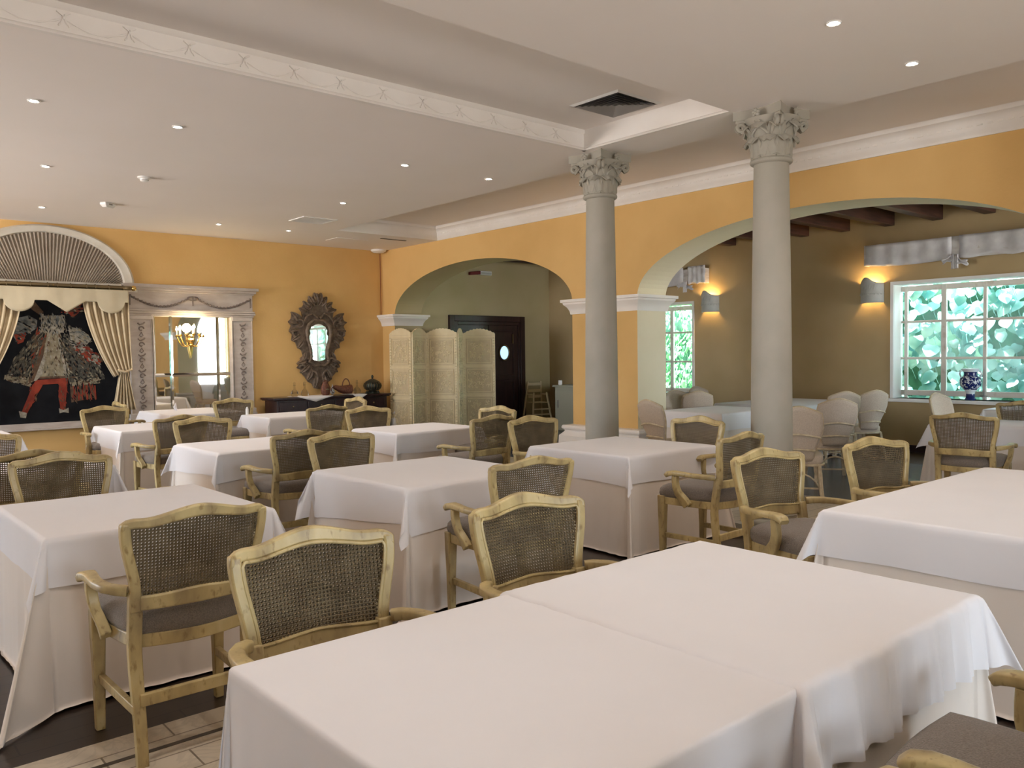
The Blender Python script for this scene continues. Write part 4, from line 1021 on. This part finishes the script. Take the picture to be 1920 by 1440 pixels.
for ax_, ay_, dz in arms:
    f = MB(); f.tube([(ax_*e*1.0, -.04+(ay_+.04)*e, .26-.10*sin(pi*e*.85)+.14*e**2+dz*e) for e in [i/10 for i in range(11)]], .008, 6)
    top = (ax_, ay_, .26-.10*sin(pi*.85)+.14+dz); f.lathe([(.010, -.01), (.030, 0), (.034, .012), (.016, .012), (.016, .03)], 12, top); arm = f.build('candle_arm', 'brass', s0)
    f = MB(); f.lathe([(.011, .03), (.011, .09), (.002, .092)], 10, top); f.build('candle', 'white', arm)
    f = MB(); f.lathe([(.003, .09), (.014, .108), (.016, .122), (.009, .15), (.001, .17)], 10, top); f.build('candle_bulb', 'candle', arm)
d = bpy.data.lights.new('sconce_light', 'POINT'); d.energy = 9; d.color = (1, .8, .5); d.shadow_soft_size = .08
l = bpy.data.objects.new('sconce_light', d); COL.objects.link(l); l.parent = s0; l.location = (0, -.14, .50)

# ------------------------------------------------------------------ baroque mirror
t = thing('carved_mirror', 'ornate dark carved wood mirror of scrolling leaves on the orange wall above the sideboard', 'mirror', (7.12, YW, 1.80), 0)
half = [(0, .87), (.05, .84), (.07, .78), (.14, .80), (.19, .74), (.17, .68), (.25, .70), (.29, .62), (.33, .60), (.31, .50), (.30, .44), (.38, .42), (.44, .46), (.50, .50), (.52, .40), (.57, .34), (.52, .28), (.56, .18), (.50, .12), (.52, .02), (.44, -.02), (.40, -.12), (.33, -.16), (.30, -.26), (.36, -.30), (.35, -.38), (.43, -.47), (.36, -.50), (.33, -.58), (.27, -.64), (.22, -.72), (.14, -.76), (.10, -.84), (.02, -.86), (0, -.84)]
f = MB(); poly = [(x, z) for x, z in half]+[(-x, z) for x, z in reversed(half[1:-1])]
f.prism(poly, -.03, 0, 'y')
def lump(cx, cz, a, L, W_, d=.07):
    secs = []
    for i in range(7):
        u = i/6; w_ = W_*sin(pi*(.12+.83*u))**.8; px_, pz_ = cx+L*u*cos(a), cz+L*u*sin(a); dep = .025+d*sin(pi*(.15+.7*u))
        nx, nz = -sin(a), cos(a)
        secs.append([(px_-nx*w_/2, -.02, pz_-nz*w_/2), (px_-nx*w_*.3, -dep, pz_-nz*w_*.3), (px_, -dep*.78, pz_), (px_+nx*w_*.3, -dep, pz_+nz*w_*.3), (px_+nx*w_/2, -.02, pz_+nz*w_/2)])
    f.section(None, secs)
def scroll(cx, cz, r, a0, s, rad=.022):
    f.tube([(cx+r*(1-i/26)*cos(a0+s*i*.33), -.05-.02*sin(i*.3), cz+r*(1-i/26)*sin(a0+s*i*.33)) for i in range(22)], [rad*(1-.5*i/22) for i in range(22)], 6)
for s in (-1, 1):
    def A(a): return a if s > 0 else pi-a
    for cx, cz, a, L, W_ in ((.02, .66, 1.35, .22, .10), (.07, .64, 1.0, .20, .09), (.14, .58, .75, .20, .09), (.22, .52, .45, .16, .08), (.30, .38, .55, .26, .10), (.38, .32, .15, .20, .09), (.38, .22, -.2, .18, .09), (.36, .12, -.6, .18, .09), (.30, .02, -.9, .18, .08), (.40, .36, 1.1, .17, .07), (.24, -.34, -.3, .20, .09), (.20, -.42, -.7, .22, .09), (.14, -.5, -1.1, .22, .09), (.06, -.56, -1.4, .28, .10), (.26, -.2, -1.2, .16, .07)):
        lump(s*cx, cz, A(a), L, W_)
    for cx, cz, r, a0, sg in ((.36, .30, .10, 0, 1), (.44, .14, .08, 1, -1), (.20, .62, .07, 2, 1), (.26, -.38, .09, 3, -1), (.13, -.62, .09, 1, 1), (.33, -.47, .06, 0, 1), (.07, .74, .05, 0, -1)):
        scroll(s*cx, cz, r, a0 if s > 0 else pi-a0, sg*s)
    f.tube([(s*x, -.06, z) for x, z in ((0, .38), (.10, .38), (.20, .30), (.24, .18), (.22, .02), (.17, -.14), (.16, -.28), (.20, -.36), (.10, -.44), (0, -.42))], [.025, .03, .035, .035, .03, .03, .03, .03, .03, .03], 8)
    f.tube([(s*x, -.055, z) for x, z in ((.02, .42), (.12, .50), (.22, .46), (.30, .34))], .022, 7)
f.build('carved_frame', 'baroque', t, sharp=50)
g = MB(); gp = [(0, .32), (.06, .30), (.14, .26), (.17, .20), (.16, .13), (.19, .09), (.21, .03), (.18, -.10), (.14, -.22), (.12, -.32), (.06, -.35), (0, -.36)]
g.prism(gp+[(-x, z) for x, z in reversed(gp[1:-1])], -.045, -.03, 'y'); g.build('mirror_glass', 'mirror', t, smooth=False)

# ------------------------------------------------------------------ sideboard and what stands on it
t = thing('sideboard', 'long low dark mahogany sideboard under the carved mirror', 'sideboard', (7.13, 13.18, 0), 0)
b = MB(); b.box(-1.15, 1.15, -.25, .28, .80, .835); b.box(-1.13, 1.13, -.235, .27, .785, .80); b.build('worktop', 'mahog', t, bevel=.006)
b = MB(); b.box(-1.08, 1.08, -.21, .25, .16, .785); b.build('carcass', 'mahog', t, bevel=.004)
for k in range(4):
    x0 = -1.04+k*.525; d = MB(); d.box(x0, x0+.49, -.232, -.21, .60, .76); dr = d.build('drawer', 'mahog', t, bevel=.005); kb = MB(); kb.ball((x0+.245, -.245, .68), .016); kb.build('knob', 'dbrass', dr)
    d = MB(); d.box(x0, x0+.49, -.232, -.21, .19, .575); d.box(x0+.06, x0+.43, -.238, -.232, .25, .51); dr = d.build('door', 'mahog', t, bevel=.005); kb = MB(); kb.ball((x0+.43, -.245, .40), .014); kb.build('knob', 'dbrass', dr)
for sx in (-1, 1):
    for y in (-.18, .22): l = MB(); l.lathe([(.018, 0), (.03, .05), (.022, .09), (.034, .16)], 14, (sx*1.03, y, 0)); l.build('leg', 'mahog', t)
def runner(x, label, w_):
    m = MB()
    def fn(u, v):
        X = (u-.5)*w_; Y = -.30+.5*v
        if v < .1: k = (.1-v)/.1; drop = .09*(1-abs(u-.5)*2); return (X, -.258, .0+(-drop*k))
        return (X, -.258+.42*(v-.1)/.9, .003+.002*sin(u*9+v*5))
    m.grid(fn, 16, 20); o = m.build('table_runner', 'cloth', solid=.003, sharp=180); o.location = (x, 13.18, .838); tag(o, label, 'cloth', 'small cloths on the sideboard')
runner(6.75, 'white cloth with a pointed edge on the sideboard, below the wooden jug', .66); runner(7.62, 'white cloth with a pointed edge on the sideboard, right of the wine basket', .30)
# birdcage-like lantern
t = thing('metal_lantern', 'round dark ribbed metal lantern with finial at the right end of the sideboard', 'lantern', (8.0, 13.12, .835), 0)
b = MB(); b.lathe([(.13, .0), (.14, .01), (.10, .03), (.06, .05), (.08, .06)], 20)
for k in range(6): b.ball((.12*cos(k*pi/3), .12*sin(k*pi/3), .022), .022, n=8, k=5)
b.build('base', 'lantern', t)
b = MB(); b.lathe([(.10, .06), (.145, .10), (.158, .14), (.150, .18), (.12, .205)], 24)
b.build('bowl', 'lantern', t)
for k in range(20):
    a = k*pi/10; r = MB(); r.tube([(q*cos(a), q*sin(a), z) for q, z in ((.10, .055), (.152, .10), (.166, .14), (.157, .18), (.12, .21))], .006, 5); r.build('rib', 'dbrass', t)
b = MB(); b.lathe([(.13, .203), (.135, .212), (.10, .235), (.05, .262), (.018, .27), (.014, .285), (.024, .30), (.020, .325), (.004, .345)], 20); b.build('lid', 'lantern', t)
t = thing('wine_basket', 'brown wicker wine basket with a tall loop handle on the sideboard', 'basket', (7.38, 13.10, .842), 0)
b = MB()
secs = []
for u, r, zc in ((-.19, .030, .135), (-.15, .045, .130), (-.08, .062, .10), (0, .075, .085), (.08, .082, .088), (.16, .084, .092)):
    secs.append([(u, .075*cos(a)*r/.084, zc+r*sin(a)) for a in [2*pi*k/14 for k in range(14)]])
b.section(None, secs); b.build('basket_body', 'basket', t)
b = MB(); b.tube([(.06+.075*cos(a)*1.0, 0, .15+.13*sin(a)) for a in [pi*i/12 for i in range(13)]], .010, 7); b.build('handle', 'basket', t)
b = MB(); b.tube([(-.19+.045*cos(a), 0, .09+.05*sin(a)) for a in [pi*.5+pi*i/10 for i in range(11)]], .008, 6); b.build('loop_handle', 'basket', t)
b = MB(); b.lathe([(.004, 0), (.05, .02), (.002, .10)], 4); o = b.build('folded_napkin', 'wfab'); o.location = (7.16+.06, 13.2, .842); o.scale = (1, .4, 1.9); tag(o, 'small pointed white napkin behind the wine basket on the sideboard', 'napkin')
t = thing('wooden_jug', 'dark round carved wooden jug left of the wine basket', 'jug', (7.02, 13.08, .842), 0)
b = MB(); b.lathe([(.05, 0), (.075, .02), (.092, .08), (.088, .14), (.065, .19), (.05, .22), (.055, .24)], 20, sx=1, sy=.7); b.build('jug_body', 'basket', t)
b = MB(); b.tube([(.05*cos(a), 0, .225+.035*sin(a)) for a in [pi*i/10 for i in range(11)]], .009, 6); b.build('handle', 'basket', t)
b = MB(); b.lathe([(.028, 0), (.034, .003), (.034, .012), (.006, .02)], 14, (0, -.068, .10)); b.build('boss', 'dbrass', t)
def decanter(x, y, label, s_, first=[None]):
    if first[0] is None:
        t = thing('glass_decanter', label, 'decanter', (x, y, .843), 0, 'clear glassware on the sideboard')
        m, nt, N, L, P = new('clear_glass'); P.inputs['Roughness'].default_value = .03; P.inputs['Transmission Weight'].default_value = 1; P.inputs['IOR'].default_value = 1.12; M['cg'] = m
        b = MB(); b.lathe([(.045, 0), (.06, .01), (.07, .04), (.05, .09), (.018, .13), (.016, .18), (.028, .20)], 20); b.build('decanter_body', 'cg', t)
        b = MB(); b.lathe([(.012, .185), (.015, .205), (.022, .225), (.014, .245), (.002, .25)], 14); b.build('stopper', 'cg', t)
        first[0] = t; return
    dup(first[0], label, (x, y, .843))
decanter(6.45, 13.12, 'clear glass decanter at the left of the sideboard, first from left', 1); decanter(6.68, 13.2, 'clear glass decanter at the left of the sideboard, second from left', 1)
decanter(7.72, 13.2, 'clear glass decanter between the wine basket and the metal lantern', 1)
b = MB(); b.lathe([(.02, 0), (.02, .07), (.012, .09), (.012, .1)], 14); o = b.build('salt_shaker', 'white'); o.location = (4.53, 10.62, .762); tag(o, 'tiny pale shaker standing at the far edge of the back row table', 'shaker')
b = MB(); b.lathe([(.02, 0), (.022, .06), (.010, .10), (.012, .11)], 14); o = b.build('oil_cruet', 'cg'); o.location = (7.6, 13.05, .843); tag(o, 'small clear cruet near the second white cloth on the sideboard', 'cruet')

# ------------------------------------------------------------------ folding screen
V = [(8.38, 13.10), (8.47, 12.51), (9.0, 12.81), (9.35, 12.29), (9.80, 12.72), (10.29, 12.31)]
t = thing('folding_screen', 'cream carved wooden folding screen standing in the far arch', 'room divider', (9.2, 12.6, 0), 0)
for k in range(5):
    (xa, ya), (xb, yb) = V[k], V[k+1]; L_ = hypot(xb-xa, yb-ya); an = atan2(yb-ya, xb-xa); h0 = 1.93
    b = MB(); L_ -= .012; b.box(0, .055, -.020, .016, .05, h0); b.box(L_-.055, L_, -.020, .016, .05, h0)
    rails = [.05, .70, 1.27, 1.84]
    for z in rails: b.box(.058, L_-.058, -.0185, -.0179, z+.012, z+.018, 1); b.box(.058, L_-.058, -.0185, -.0179, z+.057, z+.063, 1); b.box(.055, L_-.055, -.018, .014, z, z+.075)  # thin dark lines on the rails stand in for shaded grooves
    top = [(0, h0-.02)]+[(L_*u, h0+.10*sin(pi*u)**.75+.008*sin(u*60)) for u in [i/30 for i in range(31)]]+[(L_, h0-.02)]
    b.prism(top, -.013, .013, 'y')
    for s_ in (.0275, L_-.0275):
        for q in range(34): b.ball((s_, -.020, .10+q*.053), .017, n=6, k=4, sz=.8)
    for i in range(3):
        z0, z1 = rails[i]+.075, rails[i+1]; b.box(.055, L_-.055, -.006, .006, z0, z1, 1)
        b.box(.075, L_-.075, -.017, -.006, z0+.02, z0+.034); b.box(.075, L_-.075, -.017, -.006, z1-.034, z1-.02); b.box(.075, .089, -.017, -.006, z0+.02, z1-.02); b.box(L_-.089, L_-.075, -.017, -.006, z0+.02, z1-.02)
        rr = random.Random(k*7+i)
        for q in range(34):
            cx_, cz_ = rr.uniform(.12, L_-.12), rr.uniform(z0+.07, z1-.07); r_0 = rr.uniform(.022, .045); a0 = rr.uniform(0, 6)
            b.tube([(cx_+r_0*(1-j/14)*cos(a0+j*.5), -.010, cz_+r_0*(1-j/14)*sin(a0+j*.5)) for j in range(11)], .0085, 5)
    s0_ = 0; b.xf(Matrix.Translation((xa-9.2, ya-12.6, 0)) @ Matrix.Rotation(an, 4, 'Z') @ Matrix.Translation((.006, 0, 0)))
    b.build('screen_panel', ['screen', 'screen_shade'], t, sharp=35)

# ------------------------------------------------------------------ alcove corner: exit light, counter, high chair
t = thing('emergency_light', 'small exit light with a dark red end, mounted above the far arch', 'exit light', (10.6, YD-.01, 3.19), 0)
b = MB(); b.box(-.10, .20, -.09, 0, -.045, .035); b.build('light_box', 'white', t, bevel=.008)
b = MB(); b.box(-.085, .185, -.095, -.088, -.032, .008); b.build('diffuser', 'ceramic', t)
b = MB(); b.section(None, [[(-.10, -.10, -.04), (-.10, 0, -.04), (-.10, 0, .03), (-.10, -.10, .03)], [(-.34, -.07, -.06), (-.34, 0, -.06), (-.34, 0, .0), (-.34, -.07, .0)]]); b.build('end_cap', 'foilred', t, bevel=.006)
t = thing('counter', 'pale grey green painted counter in the far alcove, beside the pier', 'counter', (11.95, 11.3, 0), 0)
b = MB(); b.box(-.50, .5, -.9, .55, 0, .86); b.build('body', 'counter', t, bevel=.004)
b = MB(); b.box(-.54, .52, -.93, .59, .86, .90); b.build('worktop', 'counter', t, bevel=.006)
for k in range(2): b = MB(); b.box(-.515, -.50, -.85+.7*k, -.2+.7*k, .08, .80); d = b.build('door', 'counter', t, bevel=.004); h = MB(); h.box(-.525, -.515, -.26+.7*k, -.24+.7*k, .45, .60); h.build('handle', 'greypaint', d)
b = MB(); b.box(-.13, .13, -.09, .09, 0, .012); b.box(-.12, .12, -.08, .08, .012, .05); o = b.build('stacked_trays', 'white', bevel=.004); o.location = (11.75, 11.25, .90); tag(o, 'small stack of white trays on the alcove counter', 'tray')
b = MB(); b.lathe([(.03, 0), (.04, .02), (.04, .09), (.035, .095)], 16); o = b.build('cup', 'white'); o.location = (11.50, 11.75, .90); tag(o, 'pale cup at the left end of the alcove counter', 'cup')
t = thing('high_chair', 'pale wooden high chair in the dim corner behind the counter', 'high chair', (11.75, 12.7, 0), radians(-15))
for sx in (-1, 1):
    for sy in (-1, 1): b = MB(); b.sweep([(sx*.24, sy*.24, 0), (sx*.15, sy*.13, .95 if sy > 0 else .72)], .03, .03, up=(0, 1, 0)); b.build('leg', 'screen', t, bevel=.003)
    b = MB(); b.sweep([(sx*.155, .14, .68), (sx*.165, -.15, .68)], .03, .025); b.build('armrest', 'screen', t, bevel=.003)
b = MB(); b.box(-.17, .17, -.15, .15, .50, .52); b.build('seat', 'screen', t, bevel=.003)
for z in (.86, .72, .60): b = MB(); b.box(-.15, .15, .125, .145, z, z+.06); b.build('back_slat', 'screen', t, bevel=.003)
for z in (.25, .36): b = MB(); b.box(-.21, .21, -.20, -.18, z, z+.03); b.build('footrest', 'screen', t, bevel=.003)
t = thing('side_table', 'tall dark side table by the small alcove window', 'side table', (11.35, 9.1, 0), 0)
b = MB(); b.lathe([(.20, .80), (.21, .81), (.21, .83), (.19, .835)], 28); b.build('top', 'greypaint', t)
b = MB(); b.lathe([(.03, .05), (.06, .12), (.035, .2), (.03, .55), (.06, .62), (.04, .70), (.12, .80)], 20); b.build('pedestal', 'greypaint', t)
for k in range(3): a = k*2*pi/3+.4; b = MB(); b.sweep([(.02*cos(a), .02*sin(a), .14), (.14*cos(a), .14*sin(a), .08), (.22*cos(a), .22*sin(a), .012)], .03, .025); b.build('foot', 'greypaint', t, bevel=.003)

# ------------------------------------------------------------------ ceramic sconces, valances, vase
def wall_lamp(y, label):
    t = thing('ceramic_sconce', label, 'wall lamp', (XW, y, 2.24), 0, 'half round ceramic sconces in the alcove')
    s = MB(); n = 24
    def top(u):
        a = (u-.5)*2; return .30+.09*exp(-((a+.15)/.38)**2)*1.0
    def fn(u, v):
        a = pi*u; r = .17; z = top(u)*v
        return (-.155*sin(a)-.0, r*cos(a), z)
    s.grid(fn, n, 8); o = s.build('shade', 'ceramic', t, solid=.012, sharp=180)
    g = MB(); g.tube([(-.163*sin(pi*u), .178*cos(pi*u), .15) for u in [i/20 for i in range(21)]], .005, 5)
    for k in range(9): u = .14+.72*k/8; g.ball((-.166*sin(pi*u), .181*cos(pi*u), .13), .009, n=6, k=4)
    for k in range(6): u = .35+.3*k/5; g.tube([(-.166*sin(pi*u), .181*cos(pi*u), .20), (-.168*sin(pi*(u+.03)), .182*cos(pi*(u+.03)), .25+.03*(k % 2))], .005, 5)
    g.build('relief_band', 'ceramic', o)
    b = MB(); b.lathe([(.012, .10), (.028, .13), (.03, .16), (.016, .20), (.002, .21)], 12, (-.07, 0, 0)); b.build('bulb', 'lampglow', t)
    b = MB(); b.box(-.07, 0, -.01, .01, .09, .11); b.box(-.012, 0, -.05, .05, .05, .22); b.build('bracket', 'greypaint', t)
    d = bpy.data.lights.new('sconce_light', 'POINT'); d.energy = 7; d.color = (1, .62, .22); d.shadow_soft_size = .03
    l = bpy.data.objects.new('sconce_light', d); COL.objects.link(l); l.parent = t; l.location = (-.07, 0, .24)
wall_lamp(5.90, 'half round grey ceramic sconce left of the big window'); wall_lamp(8.86, 'half round grey ceramic sconce beside the small window')
def valance(y0, y1, z0, z1, bow, label):
    t = thing('valance_board', label, 'valance', (XW, (y0+y1)/2, z0), 0, 'white boards over the alcove windows')
    h = z1-z0; W_ = y1-y0; b = MB(); b.box(-.15, -.125, -W_/2, W_/2, 0, h); b.box(-.125, 0, -W_/2, -W_/2+.02, 0, h); b.box(-.125, 0, W_/2-.02, W_/2, 0, h); b.box(-.125, 0, -W_/2+.02, W_/2-.02, h-.02, h); b.build('board', 'distress', t, bevel=.003)
    yb = bow-(y0+y1)/2
    s = MB(); s.grid(lambda u, v: (-.162-.008*sin(u*23)-.008*sin(v*9+u*5), yb-.05-1.22*min(1, (W_/2+yb)/1.3)*u, .005+.31*v+.02*sin(u*14)*(-1+v)), 20, 8); s.build('fabric_swag', 'wfab', t, solid=.004, sharp=180)
    s = MB(); s.grid(lambda u, v: (-.164-.010*sin(u*31)-.006*sin(v*8), yb+.05+(W_/2-yb-.08)*u, -.005+.31*v-.03*sin(u*pi)*(1-v)), 20, 8); s.build('fabric_swag', 'wfab', t, solid=.004, sharp=180)
    k = MB()
    for s_ in (-1, 1):
        k.grid(lambda u, v: (-.18-.03*sin(v*7+u*3), yb+s_*(.02+.15*u), -.02+.02*s_-.04*u+(.07+.02*sin(u*9))*(v-.5)), 8, 8)
    k.grid(lambda u, v: (-.19-.02*sin(u*12), yb-.05+.10*u, .05-.20*v), 8, 8)
    k.build('fabric_bow', 'wfab', t, solid=.004, sharp=180)
valance(1.8, 5.97, 2.80, 3.11, 4.65, 'long distressed white valance board with draped fabric above the big window')
valance(8.90, 10.95, 2.77, 3.04, 9.30, 'short white valance board with hanging fabric above the small window')
t = thing('vase', 'blue and white porcelain vase with two handles on the big window sill', 'vase', (12.56, 4.52, .795), 0)
def vase_mat():
    m, nt, N, L, P = new('blue_white_porcelain'); tc = N.new('ShaderNodeTexCoord'); n = N.new('ShaderNodeTexNoise'); n.inputs['Scale'].default_value = 22; n.inputs['Detail'].default_value = 3; n.inputs['Distortion'].default_value = 1.5
    L.new(tc.outputs['Object'], n.inputs['Vector']); r = ramp(N, [(.52, (.012, .022, .12)), (.57, (.75, .80, .85))]); L.new(n.outputs['Fac'], r.inputs[0]); L.new(r.outputs[0], P.inputs['Base Color']); P.inputs['Roughness'].default_value = .12; return m
M['vase'] = vase_mat(); M['blue'] = mat('cobalt_band', (.012, .022, .12), rough=.15); M['porc'] = mat('white_porcelain', (.75, .8, .86), rough=.12)
b = MB(); b.lathe([(.07, 0), (.075, .012), (.06, .03), (.055, .09)], 28); b.build('foot', 'blue', t)
b = MB(); b.lathe([(.055, .088), (.06, .12), (.085, .15)], 28); b.build('stem', 'porc', t)
b = MB(); b.lathe([(.085, .149), (.13, .20), (.142, .26), (.13, .31), (.09, .345)], 32); b.build('vase_body', 'vase', t)
b = MB(); b.lathe([(.09, .344), (.085, .37), (.088, .40)], 28); b.build('neck', 'blue', t)
b = MB(); b.lathe([(.088, .40), (.11, .43), (.115, .445), (.10, .45)], 28); b.build('lip', 'porc', t)
for s in (-1, 1): b = MB(); b.tube([(0, s*.09, .415), (0, s*.135, .41), (0, s*.145, .37), (0, s*.125, .32)], .010, 7); b.build('handle', 'porc', t)
